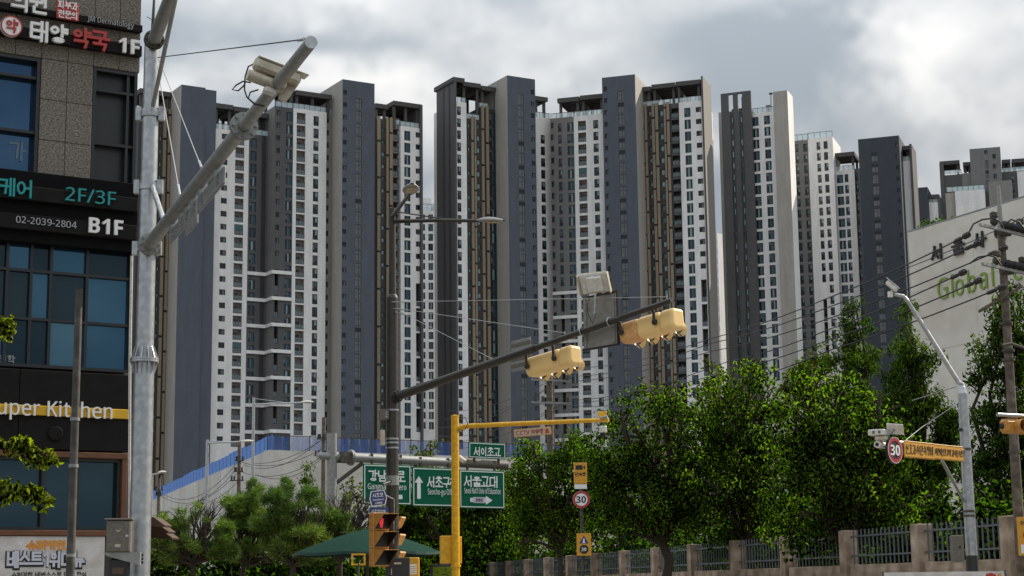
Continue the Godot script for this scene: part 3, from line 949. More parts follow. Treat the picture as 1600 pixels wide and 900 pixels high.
func far_blocks() -> void:
	var T := {"node": thing("apartment_block", "small dark navy and white apartment block just right of the navy stair core", "apartment tower", V(1448, 900, 480) * Vector3(1, 0, 1), "far apartment blocks"), "fh": 2.9}
	T.p = V(1450, 300, 475)
	T.e = Vector3(1, 0, .35).normalized()
	block(T, "stair_core", 2, 1427, 1449.6, 294, 12, M.tower_navy, M.tower_navy)
	var w := block(T, "wall", 0, 1448, 1464.6, 317, 10, M.tower_white, M.tower_white)
	railing(T, w, 0, w.L, w.H)
	canopy(T, w, 1449, 1466, 305, 7, 5)
	block(T, "end_wall", .2, 1464.6, 1467.4, 304, 8, M.tower_brown, M.tower_brown)
	T.node = thing("apartment_block", "brown apartment block with a grey core rising over the white office roof", "apartment tower", V(1530, 900, 480) * Vector3(1, 0, 1), "far apartment blocks")
	T.p = V(1530, 300, 480)
	T.e = Vector3(1, 0, .28).normalized()
	block(T, "end_wall", .4, 1470, 1476.6, 254, 12, M.tower_brown, M.tower_brown)
	var b := block(T, "wall", 0, 1476.6, 1504, 274, 10, M.tower_brown, M.tower_brown)
	railing(T, b, 0, b.L, b.H + .2)
	canopy(T, b, 1471, 1502, 252.6, 8, 4.5)
	var c := block(T, "wall", -.3, 1504, 1519.4, 271, 10, M.tower_grey, M.tower_grey)
	canopy(T, c, 1507, 1520, 254, 8, 4.5)
	block(T, "stair_core", 2.2, 1518.6, 1567, 233, 12, M.tower_midgrey, M.tower_grey, [[1541.6, 1547, 235, 6, "small_window", 247], [1554, 1559.4, 241, 7, "small_window", 300], [1541.6, 1547.0, 250.5, 13, "stair_window", 300]], 300)
	var d := block(T, "wall", -.4, 1566, 1612, 269, 10, M.tower_brown, M.tower_brown, [[1581, 1586, 274, 12, "window"]], 320)
	railing(T, d, 0, d.L, d.H)
	canopy(T, d, 1568, 1582, 250, 8, 4.5)
	canopy(T, d, 1583.4, 1612, 249, 8, 4.5)
	block(T, "wall", .3, 1591, 1613, 268, 9, M.tower_white, M.tower_white)
	T.node = thing("apartment_block", "low white and grey block with a glass roof rail behind the white office wall", "apartment tower", V(1510, 900, 420) * Vector3(1, 0, 1), "far apartment blocks")
	T.p = V(1510, 300, 420)
	block(T, "wall", -1, 1477, 1492, 302, 9, M.tower_side, M.tower_grey)
	var lw := block(T, "wall", 0, 1492, 1539, 299, 9, M.tower_white, M.tower_grey)
	railing(T, lw, -2.0, lw.L, lw.H)
	block(T, "wall", -1.5, 1538, 1547, 293, 9, M.tower_midgrey, M.tower_grey)
	block(T, "wall", .5, 1545, 1582, 284, 9, M.tower_grey, M.tower_grey)
	T.node = thing("apartment_block", "pale apartment block seen in the gap between the two widest towers", "apartment tower", V(671, 900, 495) * Vector3(1, 0, 1), "far apartment blocks")
	T.p = V(671, 330, 495)
	T.e = Vector3(1, 0, -.2).normalized()
	var f := block(T, "wall", 0, 652, 690, 328.5, 12, M.tower_white, M.tower_white, [[669, 676.4, 335, 11, "wide_window"], [661, 664, 335, 10, "window"]], 680)
	railing(T, f, 0, f.L, f.H, 2.0)
	block(T, "roof_house", -4, 655, 673.6, 309, 6, M.tower_white, M.tower_white)
	block(T, "roof_house", -3, 677, 690, 321, 6, M.tower_canopy, M.tower_canopy)
	T.node = thing("apartment_block", "sunlit white apartment block in the narrow gap left of the slotted brown tower", "apartment tower", V(1120, 900, 500) * Vector3(1, 0, 1), "far apartment blocks")
	T.p = V(1122, 380, 500)
	T.e = Vector3(1, 0, .9).normalized()
	block(T, "wall", 0, 1106, 1118.5, 366, 12, M.tower_white, M.tower_white, [[1115.6, 1117.6, 373, 9, "window"]], 520)
	block(T, "wall", -6, 1118, 1130, 379, 12, M.tower_white, M.tower_white)


# ------------------------------------------------------------------ the shop building on the left
func shop_building() -> void:
	var p := V(212, 400, 30)
	var e := Vector3(.847, 0, -.532).normalized()
	p.y = 0
	var N := thing("commercial_building", "granite and black glass shop building with signs, on the left edge of the photo", "building", p)
	var X := frame(p, e)
	var U := func(px: float, py: float) -> Vector2:
		var q := X.affine_inverse() * on_line(px, py, p, e)
		return Vector2(q.x, q.y)
	var R := func(l: float, t: float, r: float, bt: float) -> Rect2:      # top left corner and bottom right corner in the photo
		var a: Vector2 = U.call(l, t)
		var c: Vector2 = U.call(r, bt)
		return Rect2(a.x, c.y, c.x - a.x, a.y - c.y)
	var bx := func(called: String, m: Material, r: Rect2, z0: float, z1: float, parent: Node = N, ch := 0.008) -> Node:
		var b := MB.new()
		b.cbox(m, X, Vector3(r.position.x, r.position.y, z0), Vector3(r.end.x, r.end.y, z1), ch)
		return part(called, b, parent)
	var right: float = U.call(215, 250).x
	var left: float = right - 9.0
	var top: float = U.call(100, -60).y
	var core := MB.new()
	core.box(M.joint, X, Vector3(left, 0, -11), Vector3(right - .02, top, -.34))
	part("wall", core, N)
	# granite
	var g0: Vector2 = U.call(65, 97)
	var gx: float = U.call(106, 100).x - U.call(65, 97).x
	var gy: float = (U.call(106, 97).y - U.call(106, 287).y) / 3.0
	var ytop: float = U.call(106, 97).y
	var sill: float = U.call(106, 287).y
	for j in range(-3, 4):
		for i in range(-12, 6):
			if j < 0 and not (i == 0 or i == 1): continue
			var u := g0.x + i * gx
			var y := ytop + j * gy
			var u1 := minf(u + gx, right)
			if u1 - u < .05 or u < left: continue
			if y > top: continue
			bx.call("stone_panel", M.granite if (i * 7 + j * 3) % 5 < 3 else M.granite_b, Rect2(u + .004, y + .004, u1 - u - .008, gy - .008), -.34, -.0 - .003 * absf(sin(i * 3.7 + j * 9.1)), N, .006)
	# windows
	var win := func(r: Rect2, bars: Array, posts: Array, glass: Material, dep := -.20) -> Node:
		var b := MB.new()
		var f := .055
		b.box(M.frame_dark, X, Vector3(r.position.x, r.position.y, dep - .1), Vector3(r.position.x + f, r.end.y, -.02))
		b.box(M.frame_dark, X, Vector3(r.end.x - f, r.position.y, dep - .1), Vector3(r.end.x, r.end.y, -.02))
		b.box(M.frame_dark, X, Vector3(r.position.x + f, r.position.y, dep - .1), Vector3(r.end.x - f, r.position.y + f, -.022))
		b.box(M.frame_dark, X, Vector3(r.position.x + f, r.end.y - f, dep - .1), Vector3(r.end.x - f, r.end.y, -.022))
		var w := part("window", b, N)
		var ys := [r.position.y]
		for y in bars: ys.append(y)
		ys.append(r.end.y)
		ys.sort()
		var xs := [r.position.x]
		for x in posts: xs.append(x)
		xs.append(r.end.x)
		for i in xs.size() - 1:
			for j in ys.size() - 1:
				var pb := MB.new()
				var t := .002 * sin(i * 5.1 + j * 2.3)
				pb.quad(glass, X * Vector3(xs[i] + .01, ys[j] + .01, dep + t), X * Vector3(xs[i + 1] - .01, ys[j] + .01, dep - t), X * Vector3(xs[i + 1] - .01, ys[j + 1] - .01, dep - t * .5), X * Vector3(xs[i] + .01, ys[j + 1] - .01, dep + t))
				part("pane", pb, w)
				if glass == M.glass_mid:      # some rooms behind the glass are dark, others have their blinds down
					(w.get_child(-1) as MeshInstance3D).set_surface_override_material(0, [M.glass_dim, M.glass_dim, M.glass_mid, M.glass_mid, M.glass_pale, M.glass_mid][(i * 5 + j * 2 + 1) % 6] if i > 2 else (M.glass_dim if (i + j) % 3 else M.glass_mid))
		var mb := MB.new()
		for y in bars: mb.box(M.frame_dark, X, Vector3(r.position.x + f, y - .025, dep - .05), Vector3(r.end.x - f, y + .025, -.05))
		for x in posts: mb.box(M.frame_dark, X, Vector3(x - .025, r.position.y + f, dep - .05), Vector3(x + .025, r.end.y - f, -.053))
		if bars.size() + posts.size(): part("window_frame", mb, w)
		return w
	var wl := Rect2(g0.x - 3.6, sill - .03, 3.6 - .01, ytop - sill + .02)
	win.call(wl, [U.call(30, 117).y, U.call(30, 203).y], [g0.x - 1.7], M.glass_up)
	var wr := Rect2(g0.x + 2 * gx + .01, sill - .03, right - .03 - g0.x - 2 * gx - .01, ytop - sill + .02)
	win.call(wr, [U.call(175, 142).y, U.call(175, 225).y], [U.call(200, 200).x], M.glass_black)
	win.call(Rect2(U.call(93, 5).x, ytop + gy * 1.1, U.call(152, 5).x - U.call(93, 5).x, gy * 1.9), [], [], M.glass_up, -.05)
	# the black sign board with two rails
	var board: Rect2 = R.call(-60, 258, 213, 397)
	board.size.x = right - .01 - board.position.x
	bx.call("sign_board", M.sign_box, board, -.34, .12)
	var rail := func(l: float, t: float, r: float, bt: float, z: float) -> void: bx.call("sign_rail", M.cladding, R.call(l, t, r, bt), .121, z)
	rail.call(-60, 284, 208, 335, .24)
	rail.call(-60, 329, 206, 379, .24)
	var text := func(called: String, m: Material, s: String, cx: float, base: float, hpx: float, z: float, dep: float, wgt := .13, wide := 1.0, bold := true, parent: Node = N) -> Node:
		var c: Vector2 = U.call(cx, base)
		var h: float = c.y
		h = (U.call(cx, base - hpx) as Vector2).y - c.y
		var b := MB.new()
		write(b, m, s, X * Transform3D(Basis.IDENTITY, Vector3(c.x, c.y, z)), h, wgt, dep, wide, bold)
		return part(called, b, parent)
	text.call("lettering", M.letter_teal, "케어", 17, 311, 25, .25, .05, .13, 1.12)
	text.call("lettering", M.letter_teal, "2F/3F", 134, 322, 21, .25, .05, .12, 1.12, false)
	text.call("lettering", M.letter_grey, "02-2039-2804", 66, 356.5, 10.5, .25, .01, .1, 1.05, false)
	text.call("lettering", M.letter_white, "B1F", 157, 370, 23, .25, .05, .13, 1.05)
	# the two clinic signs on the granite
	var sign1: Node = bx.call("clinic_sign", M.cladding, R.call(-60, -3, 218, 54), .02, .16)
	text.call("lettering", M.letter_white, "의원", 42, 24, 27, .165, .06, .15, 1.0, true, sign1)
	var red: Node = bx.call("red_plate", M.letter_red, R.call(83.5, 6, 116.5, 38.5), .165, .22, sign1)
	text.call("lettering", M.letter_white, "피부과", 100, 19.5, 11, .222, .01, .13, .92, true, sign1)
	text.call("lettering", M.letter_white, "전문의", 100, 34.5, 11, .222, .01, .13, .92, true, sign1)
	text.call("lettering", M.letter_grey, "JM Dermatology", 169, 42.5, 8.2, .162, .01, .1, .86, false, sign1)
	var sign2: Node = bx.call("pharmacy_sign", M.cladding, R.call(-60, 31, 217, 92), .02, .16)
	var cb := MB.new()
	var cc: Vector2 = U.call(12, 46.5)
	cb.lathe(M.letter_white, X * Transform3D(Basis(Vector3.RIGHT, PI / 2), Vector3(cc.x, cc.y, .165)), [Vector2(0, 0), Vector2(.185, 0), Vector2(.185, .07), Vector2(0, .07)], 28)
	cb.lathe(M.letter_red, X * Transform3D(Basis(Vector3.RIGHT, PI / 2), Vector3(cc.x, cc.y, .168)), [Vector2(.165, .06), Vector2(.185, .06), Vector2(.185, .075), Vector2(.165, .075), Vector2(.165, .06)], 28)
	part("round_plate", cb, sign2)
	text.call("lettering", M.letter_red, "약", 12, 56, 19, .24, .01, .15, 1.0, true, sign2)
	text.call("lettering", M.letter_white, "태양", 71, 70.5, 28, .165, .06, .15, 1.02, true, sign2)
	text.call("lettering", M.letter_red, "약국", 136, 80.5, 28, .165, .06, .15, 1.02, true, sign2)
	text.call("lettering", M.letter_white, "1F", 196, 88, 22, .165, .06, .14, 1.1, true, sign2)
	# glass front of the first floor
	var cw: Rect2 = R.call(-60, 366, 212, 583)
	cw.size.x = right - .02 - cw.position.x
	win.call(cw, [U.call(140, 430).y, U.call(140, 504).y], [U.call(10, 500).x, U.call(48, 500).x, U.call(79, 500).x, U.call(136, 500).x], M.glass_mid, -.12)
	text.call("window_lettering", M.letter_grey, "의학", 14, 567, 13, -.11, .004, .09)
	text.call("window_lettering", M.etched, "가", 33, 246, 28, -.19, .004, .13)
	# black fascia with the restaurant's name
	var fas: Rect2 = R.call(-60, 572, 207, 707)
	fas.size.x = right - .03 - fas.position.x
	for k in 3:
		bx.call("fascia_panel", M.cladding, Rect2(fas.position.x + k * fas.size.x / 3, fas.position.y, fas.size.x / 3 - .008, fas.size.y), -.34, .05)
	bx.call("yellow_bar", M.yellow_bar, R.call(-60, 629, 198, 655.5), .051, .09)
	text.call("lettering", M.letter_white, "Super Kitchen", 75, 651.5, 24, .10, .04, .1, .98, false)
	var lamp := MB.new()
	var lc: Vector2 = U.call(84, 678)
	lamp.lathe(M.cladding, X * Transform3D(Basis(Vector3.RIGHT, PI / 2), Vector3(lc.x, lc.y, .05)), [Vector2(.125, 0), Vector2(.125, .05), Vector2(.1, .07), Vector2(0, .075)], 24)
	part("round_lamp", lamp, N)
	# timber framed shop window and its sill
	var sw: Rect2 = R.call(-60, 703, 204.5, 836)
	sw.size.x = right - .06 - sw.position.x
	var y0: float = U.call(100, 829).y
	var y1: float = U.call(100, 715).y
	bx.call("timber_beam", M.wood, Rect2(sw.position.x, y1, sw.size.x, U.call(100, 705).y - y1 - .01), -.34, .07)
	bx.call("timber_sill", M.wood, Rect2(sw.position.x, y0 - .09, sw.size.x, .09), -.34, .09)
	bx.call("timber_post", M.wood, Rect2(sw.end.x - .09, y0, .09, y1 - y0), -.34, .06)
	win.call(Rect2(sw.position.x, y0, sw.size.x - .09, y1 - y0), [], [U.call(68, 770).x, U.call(122, 770).x], M.glass_low, -.14)
	# banner on the shop front and the dark doorway beside it
	var ban := MB.new()
	var br: Rect2 = R.call(-60, 838, 160, 930)
	ban.box(M.vinyl, X, Vector3(br.position.x, 0.5, -.05), Vector3(br.end.x, y0 - .1, .05))
	var bn := part("banner", ban, N)
	text.call("lettering", M.ink_orange, "슈퍼키친", 72, 858, 12.5, .052, .003, .26, 1.28, true, bn)
	for k in 2:
		text.call("lettering", [M.ink, M.ink_pale][k], "베스트1위메뉴", 70, 887 - k * 1.4, 23, [.052, .07][k], .003, [.34, .17][k], .80, true, bn)
	text.call("lettering", M.ink, "슈퍼키친 비법소스로 만든 한식", 76, 902.5, 8.5, .052, .003, .12, 1.0, true, bn)
	bx.call("doorway", M.cabinet_dark, Rect2(br.end.x + .02, 0.05, right - .06 - br.end.x, y0 - .2), -.34, -.1)


# ------------------------------------------------------------------ trees
func leaf_cluster(key: String, m: Material, n: int, rad: float, size: float, kind := 0) -> ArrayMesh:
	if cache.has(key): return cache[key]
	var st := SurfaceTool.new()
	st.begin(Mesh.PRIMITIVE_TRIANGLES)
	for i in n:
		var dir := Vector3(rng.randfn(), rng.randfn() * .8, rng.randfn()).normalized()
		var o := dir * rad * pow(rng.randf(), .5)
		var s := size * rng.randf_range(.65, 1.2)
		var c := Color.WHITE * rng.randf_range(.75, 1.2)
		st.set_color(Color(c.r * rng.randf_range(.92, 1.12), c.g, c.b * rng.randf_range(.8, 1.1)))
		if kind == 1:                       # needles in a tuft
			var ax := (Vector3(0, .6, 0) + Vector3(rng.randfn(), rng.randfn(), rng.randfn()) * .8).normalized()
			var w := ax.cross(Vector3(rng.randfn(), rng.randfn(), rng.randfn())).normalized() * s * .06
			st.set_normal(w.cross(ax).normalized())
			for p in [o - w, o + ax * s, o + w]: st.add_vertex(p)
			continue
		var up := (Vector3(0, .45, 0) + Vector3(rng.randfn(), rng.randfn() * .6, rng.randfn()) * .75 + dir * .4).normalized()
		var f := up.cross(Vector3(rng.randfn(), rng.randfn() * .3, rng.randfn())).normalized()
		f = (f - Vector3(0, .35, 0)).normalized()
		var w2 := f.cross(up).normalized()
		up = w2.cross(f)
		var wd := .42 if kind == 0 else .17
		var b0 := o
		var b1 := o + f * s * .5 - up * s * .04
		var b2 := o + f * s - up * s * .14
		for sd in [-1.0, 1.0]:
			var a1: Vector3 = o + f * s * .18 + w2 * sd * s * wd + up * s * .10
			var a2: Vector3 = o + f * s * .62 + w2 * sd * s * wd * .9 + up * s * .07
			for t in [[b0, a1, b1], [a1, a2, b1], [b1, a2, b2]]:
				var nn: Vector3 = (t[1] - t[0]).cross(t[2] - t[0]).normalized()
				if nn.dot(up) < 0: nn = -nn
				st.set_normal(nn)
				for p in t: st.add_vertex(p)
	var out := st.commit()
	out.surface_set_material(0, m)
	cache[key] = out
	return out


func crown(N: Node, mesh: Mesh, lobes: Array, density: float, sc: Vector2, tint: Array, seed_: int, gap := -.12, shell := .42) -> void:
	var nz := FastNoiseLite.new()
	nz.seed = seed_
	nz.frequency = .42
	nz.fractal_octaves = 2
	var r := RandomNumberGenerator.new()
	r.seed = seed_
	var xs: Array[Transform3D] = []
	var cs: Array[Color] = []
	for l in lobes:
		var c: Vector3 = l[0]
		var q: Vector3 = l[1]
		var n := int(density * 4.19 * q.x * q.y * q.z)
		for i in n:
			var d := Vector3(r.randfn(), r.randfn(), r.randfn()).normalized()
			var k := pow(r.randf(), shell)
			var wob := 1.0 + nz.get_noise_3dv(c + d * 3.1) * .55
			var p := c + d * q * k * wob
			if nz.get_noise_3dv(p * 1.7) < gap: continue
			var bs := Basis(Vector3(r.randfn(), r.randfn(), r.randfn()).normalized(), r.randf() * 1.1).rotated(UP, r.randf() * TAU)
			var s := r.randf_range(sc.x, sc.y)
			xs.append(Transform3D(bs.scaled(Vector3(s, s, s)), p - wpos[N]))
			var t := clampf(.5 + nz.get_noise_3dv(p * .8 + Vector3(50, 0, 0)) * .9 + r.randfn() * .18, 0, 1)
			cs.append((tint[0] as Color).lerp(tint[1], t))
	var mm := MultiMesh.new()
	mm.transform_format = MultiMesh.TRANSFORM_3D
	mm.use_colors = true
	mm.mesh = mesh
	mm.instance_count = xs.size()
	for i in xs.size():
		mm.set_instance_transform(i, xs[i])
		mm.set_instance_color(i, cs[i])
	var o := MultiMeshInstance3D.new()
	o.multimesh = mm
	o.name = "crown"
	o.set_meta("kind", "stuff")
	N.add_child(o, true)


func lobe(px: float, py: float, d: float, rx: float, ry: float, rz := 0.0) -> Array:
	var k := d / F
	return [V(px, py, d), Vector3(rx * k, ry * k, (rz if rz > 0 else (rx + ry) * .5) * k)]


func trunk(N: Node, base: Vector3, lobes: Array, r: float, m: Material, seed_: int, thin := 1.0) -> void:
	var q := RandomNumberGenerator.new()
	q.seed = seed_
	var b := MB.new()
	var low := 1e9
	var cen := Vector3.ZERO
	for l in lobes:
		cen += l[0] / lobes.size()
		low = minf(low, l[0].y - l[1].y * .4)
	var fork := Vector3(lerpf(base.x, cen.x, .4), maxf(low, 1.5), lerpf(base.z, cen.z, .4))
	var pts := []
	for i in 6:
		var t := i / 5.0
		pts.append(base.lerp(fork, t) + Vector3(q.randfn(), 0, q.randfn()) * r * .5 * sin(t * PI))
	b.tube(m, pts, [r * 1.35, r * 1.05, r * .95, r * .9, r * .85, r * .8], 9)
	for l in lobes:
		var end: Vector3 = l[0] + Vector3(0, l[1].y * .55, 0)
		var mid := fork.lerp(end, .5) + Vector3(q.randfn(), q.randf() * .5, q.randfn()) * (end - fork).length() * .07
		b.tube(m, [fork, fork.lerp(mid, .5) + Vector3(q.randfn(), 0, q.randfn()) * .1, mid, mid.lerp(end, .55) + Vector3(q.randfn(), 0, q.randfn()) * .15, end], [r * .66 * thin, r * .55 * thin, r * .42 * thin, r * .28 * thin, r * .07 * thin], 6)
		for k in (5 if thin > .9 else 2):
			var s: Vector3 = mid.lerp(end, q.randf() * .8)
			var tip: Vector3 = l[0] + Vector3(q.randfn(), q.randfn() * .6, q.randfn()).normalized() * l[1] * .9
			b.tube(m, [s, s.lerp(tip, .5) + Vector3(0, .12, 0), tip], [r * .26 * thin, r * .17 * thin, r * .04 * thin], 5, false)
	part("trunk", b, N)


func tree(called: String, label: String, category: String, group: String, base_px: float, d: float, ls: Array, kind: String, seed_: int, r := .14) -> Node3D:
	var lobes := []
	for l in ls:
		lobes.append(lobe(l[0], l[1], d + (l[4] if l.size() > 4 else 0.0), l[2], l[3]))
	var whole := lobes
	if kind in ["plane", "broad", "light", "pine"]:         # break every lobe up into a core and boughs so that the crown is uneven
		lobes = []
		var q := RandomNumberGenerator.new()
		q.seed = seed_ * 13 + 5
		for l in whole:
			lobes.append([l[0], l[1] * .78])
			for k in 9:
				var dir := Vector3(q.randfn(), q.randfn() * .8 + .15, q.randfn()).normalized()
				var s := q.randf_range(.26, .44)
				lobes.append([l[0] + dir * l[1] * q.randf_range(.72, 1.0), Vector3(l[1].x, minf(l[1].y, l[1].x), l[1].z) * s * Vector3(1, q.randf_range(.7, 1.25), 1)])
	var base := ground(base_px, 880, d)
	var N := thing(called, label, category, base, group)
	match kind:
		"plane":
			trunk(N, base, whole, r, M.bark, seed_)
			crown(N, leaf_cluster("plane%d" % (seed_ % 3), M.leaf_plane, 34, .46, .14), lobes, 9.0, Vector2(.75, 1.2), [Color(.70, .74, .62), Color(1.4, 1.28, .95)], seed_, -.10, .30)
		"broad":
			trunk(N, base, whole, r, M.bark, seed_)
			crown(N, leaf_cluster("broad%d" % (seed_ % 2), M.leaf_plane, 22, .42, .17), lobes, 10.0, Vector2(.8, 1.3), [Color(.7, .72, .6), Color(1.2, 1.15, 1.0)], seed_)
		"light":
			trunk(N, base, whole, r, M.bark, seed_)
			crown(N, leaf_cluster("light", M.leaf_light, 16, .38, .15), lobes, 12.0, Vector2(.8, 1.3), [Color(.7, .75, .6), Color(1.35, 1.2, .9)], seed_)
		"pine":
			trunk(N, base, lobes, r, M.bark, seed_, .6)
			crown(N, leaf_cluster("pine%d" % (seed_ % 2), M.leaf_pine, 64, .10, .20, 1), lobes, 190.0, Vector2(.9, 1.5), [Color(.6, .72, .65), Color(1.5, 1.35, 1.0)], seed_, .0, .55)
		"fir":
			trunk(N, base, lobes, r, M.bark, seed_, .7)
			crown(N, leaf_cluster("fir%d" % (seed_ % 2), M.leaf_dark, 46, .34, .17, 2), lobes, 15.0, Vector2(.8, 1.35), [Color(.75, .85, .7), Color(1.5, 1.5, 1.0)], seed_, -.10, .5)
	return N


func trees() -> void:
	var g := "plane trees along the school wall"
	tree("plane_tree", "broad-leaved plane tree behind the yellow camera arm and the small yellow signs", "tree", g, 880, 82, [[852, 735, 52, 56], [822, 768, 36, 60], [905, 722, 55, 44], [872, 800, 70, 50, 1], [930, 775, 45, 70], [828, 700, 34, 30], [880, 690, 34, 26], [835, 815, 44, 40, 1], [880, 846, 30, 18], [820, 852, 30, 18]], "plane", 21, .17)
	tree("plane_tree", "bright-topped plane tree with a rounded dome, right of the yellow camera arm", "tree", g, 1054, 62, [[1028, 622, 42, 34], [985, 672, 56, 46], [1066, 660, 50, 48], [1010, 750, 85, 66], [945, 735, 52, 58], [1085, 765, 60, 62], [1040, 808, 66, 38], [950, 800, 50, 40], [1000, 715, 60, 44], [970, 640, 26, 26], [1030, 842, 32, 18], [975, 840, 26, 18]], "plane", 22, .2)
	tree("plane_tree", "plane tree with a tall leafy spire in front of the slotted brown tower", "tree", g, 1166, 64, [[1182, 588, 36, 34], [1135, 622, 46, 40], [1195, 650, 62, 50], [1120, 690, 62, 52], [1130, 735, 78, 66], [1190, 765, 66, 62], [1150, 690, 60, 50], [1215, 710, 50, 50], [1110, 800, 56, 42], [1185, 815, 56, 34], [1212, 600, 24, 26], [1140, 840, 32, 17], [1205, 842, 28, 15]], "plane", 23, .19)
	tree("plane_tree", "large plane tree left of the thirty speed sign, sunlit along its crest", "tree", g, 1334, 54, [[1256, 608, 46, 32], [1312, 606, 54, 34], [1236, 674, 66, 56], [1322, 684, 72, 66], [1268, 765, 78, 62], [1350, 765, 66, 60], [1290, 715, 74, 58], [1378, 640, 36, 48], [1395, 700, 44, 56], [1250, 815, 56, 36], [1320, 815, 58, 36], [1390, 800, 52, 40], [1290, 846, 38, 18], [1362, 842, 34, 17], [1420, 836, 26, 18]], "plane", 24, .2)
	tree("plane_tree", "dark plane tree behind the green direction boards", "tree", g, 700, 100, [[640, 800, 55, 52], [715, 805, 55, 62], [770, 790, 42, 58], [600, 830, 40, 40]], "broad", 25, .2)
	tree("young_tree", "upright young tree poking up above the sign gantry beam", "tree", "", 672, 106, [[672, 702, 16, 22], [660, 730, 28, 26], [690, 742, 26, 24]], "light", 26, .12)
	tree("young_tree", "thin yellowish tree rising between the bright dome and the leafy spire", "tree", "", 1115, 84, [[1113, 594, 20, 34], [1098, 640, 34, 40], [1130, 640, 30, 40]], "light", 27, .14)
	tree("willow_tree", "soft pale tree seen behind the crest of the large plane tree", "tree", "", 1262, 108, [[1258, 578, 28, 22], [1284, 566, 24, 26], [1262, 610, 50, 40]], "light", 28, .2)
	var c := "dark conifers by the white office wall"
	tree("dawn_redwood", "tall dark conifer with a bright tip in front of the navy stair core", "conifer", c, 1335, 72, [[1335, 484, 13, 24], [1331, 522, 27, 28], [1336, 560, 42, 32], [1330, 610, 52, 42], [1340, 670, 62, 56], [1345, 740, 70, 60], [1352, 800, 60, 45]], "fir", 31, .22)
	tree("dawn_redwood", "dark conifer behind the tilted camera mast, its crown reaching the office wall", "conifer", c, 1425, 70, [[1412, 486, 15, 28], [1420, 530, 30, 34], [1428, 580, 42, 42], [1435, 640, 52, 50], [1445, 705, 62, 56], [1430, 770, 70, 56], [1480, 690, 34, 60], [1400, 640, 32, 50]], "fir", 32, .22)
	tree("dawn_redwood", "dark conifer behind the concrete utility pole on the right edge", "conifer", c, 1566, 58, [[1572, 470, 18, 34], [1562, 520, 32, 40], [1556, 585, 38, 48], [1560, 650, 46, 56], [1556, 725, 48, 56], [1605, 560, 34, 90], [1606, 700, 34, 90], [1540, 780, 40, 36]], "fir", 33, .22)
	tree("hedge_tree", "low dark tree behind the fence under the yellow camera signs", "tree", "", 1480, 66, [[1470, 790, 40, 34], [1425, 800, 40, 34], [1530, 800, 40, 30]], "broad", 34, .1)
	for q in [[830, 104, [[800, 800, 50, 46], [850, 815, 50, 40], [760, 830, 40, 34]], "dark tree behind the wall pillars, left of the leafy sign post"], [980, 98, [[960, 800, 55, 50], [1030, 810, 50, 44], [905, 825, 40, 34]], "dark tree behind the wall, below the bright dome"], [1150, 92, [[1130, 800, 55, 50], [1200, 810, 50, 44], [1080, 820, 44, 36]], "dark tree behind the wall, below the leafy spire"], [1300, 86, [[1280, 800, 60, 50], [1350, 800, 50, 50], [1225, 820, 44, 36], [1400, 800, 40, 40]], "dark tree behind the wall, below the large sunlit crest"]]:
		tree("hedge_tree", q[3], "tree", "dark trees behind the school wall", q[0], q[1], q[2], "broad", 70 + q[0] % 7, .12)
	var p := "pines in front of the retaining wall"
	tree("pine_tree", "leftmost pine, its low crown beside the silver pole", "pine", p, 306, 54, [[272, 826, 38, 17], [300, 803, 38, 17], [332, 788, 28, 16], [330, 828, 46, 19], [290, 856, 46, 19], [250, 850, 30, 18], [340, 862, 36, 16], [262, 874, 34, 14]], "pine", 41, .1)
	tree("pine_tree", "pine with a crooked trunk under the short street lamp", "pine", p, 372, 56, [[386, 792, 32, 17], [410, 778, 30, 17], [370, 822, 42, 19], [398, 846, 46, 19], [420, 812, 38, 18], [372, 860, 40, 16], [430, 866, 36, 15], [356, 800, 24, 14]], "pine", 42, .1)
	tree("pine_tree", "spreading pine in the middle of the row, under the taller street lamp", "pine", p, 455, 54, [[450, 776, 34, 18], [474, 792, 36, 17], [440, 822, 46, 20], [482, 836, 42, 19], [450, 858, 46, 18], [490, 866, 36, 15], [460, 804, 34, 16]], "pine", 43, .11)
	tree("pine_tree", "pine in front of the gantry post, left of the green umbrella", "pine", p, 530, 55, [[508, 784, 36, 19], [546, 778, 32, 18], [520, 816, 42, 20], [556, 808, 28, 18], [575, 792, 18, 13], [512, 850, 40, 18], [545, 840, 30, 16], [500, 872, 36, 14]], "pine", 44, .11)
	tree("fir_tree", "small round-topped conifer above the pines, beside the taller street lamp", "conifer", "", 396, 88, [[397, 762, 12, 12], [396, 780, 18, 14]], "pine", 45, .08)
	tree("fir_tree", "small bushy conifer on a thin stem above the middle pine", "conifer", "", 449, 88, [[449, 755, 9, 10], [448, 774, 13, 14]], "pine", 46, .08)
	tree("fir_tree", "narrow pointed conifer in front of the pale retaining wall", "conifer", "", 481, 90, [[481, 736, 4.5, 12], [480, 752, 9, 14], [482, 772, 14, 16]], "fir", 47, .08)
	tree("shrub_tree", "yellow-green shrub behind the leftmost pine", "shrub", "", 258, 74, [[252, 806, 22, 18], [280, 812, 20, 15], [262, 836, 30, 20], [240, 840, 24, 26]], "light", 48, .08)
	tree("shrub_tree", "sunlit yellow-green shrub behind the gantry post", "shrub", "", 556, 96, [[548, 762, 24, 14], [560, 780, 30, 16], [585, 776, 18, 16]], "light", 49, .08)
	for k in 3:          # hedges: behind the school wall, behind the pines and behind the green boards
		var hb := ground(1440, 840, 51) if k == 0 else ground(232, 880, 63)
		var he := ground(771, 880, 114) if k == 0 else ground(600, 880, 70)
		var Hd := thing("hedge", ["dark overgrown hedge filling the gap behind the school wall railing", "low dark hedge behind the trunks of the pines", "tall dark hedge under the green direction boards"][k], "hedge", hb)
		var hl := []
		if k == 2:
			hb = ground(606, 880, 104)
			he = ground(812, 880, 118)
		if k == 0:
			hb += Vector3(2.6, 0, .4)
			he += Vector3(2.6, 0, .4)
		var nn := 30 if k == 0 else 14
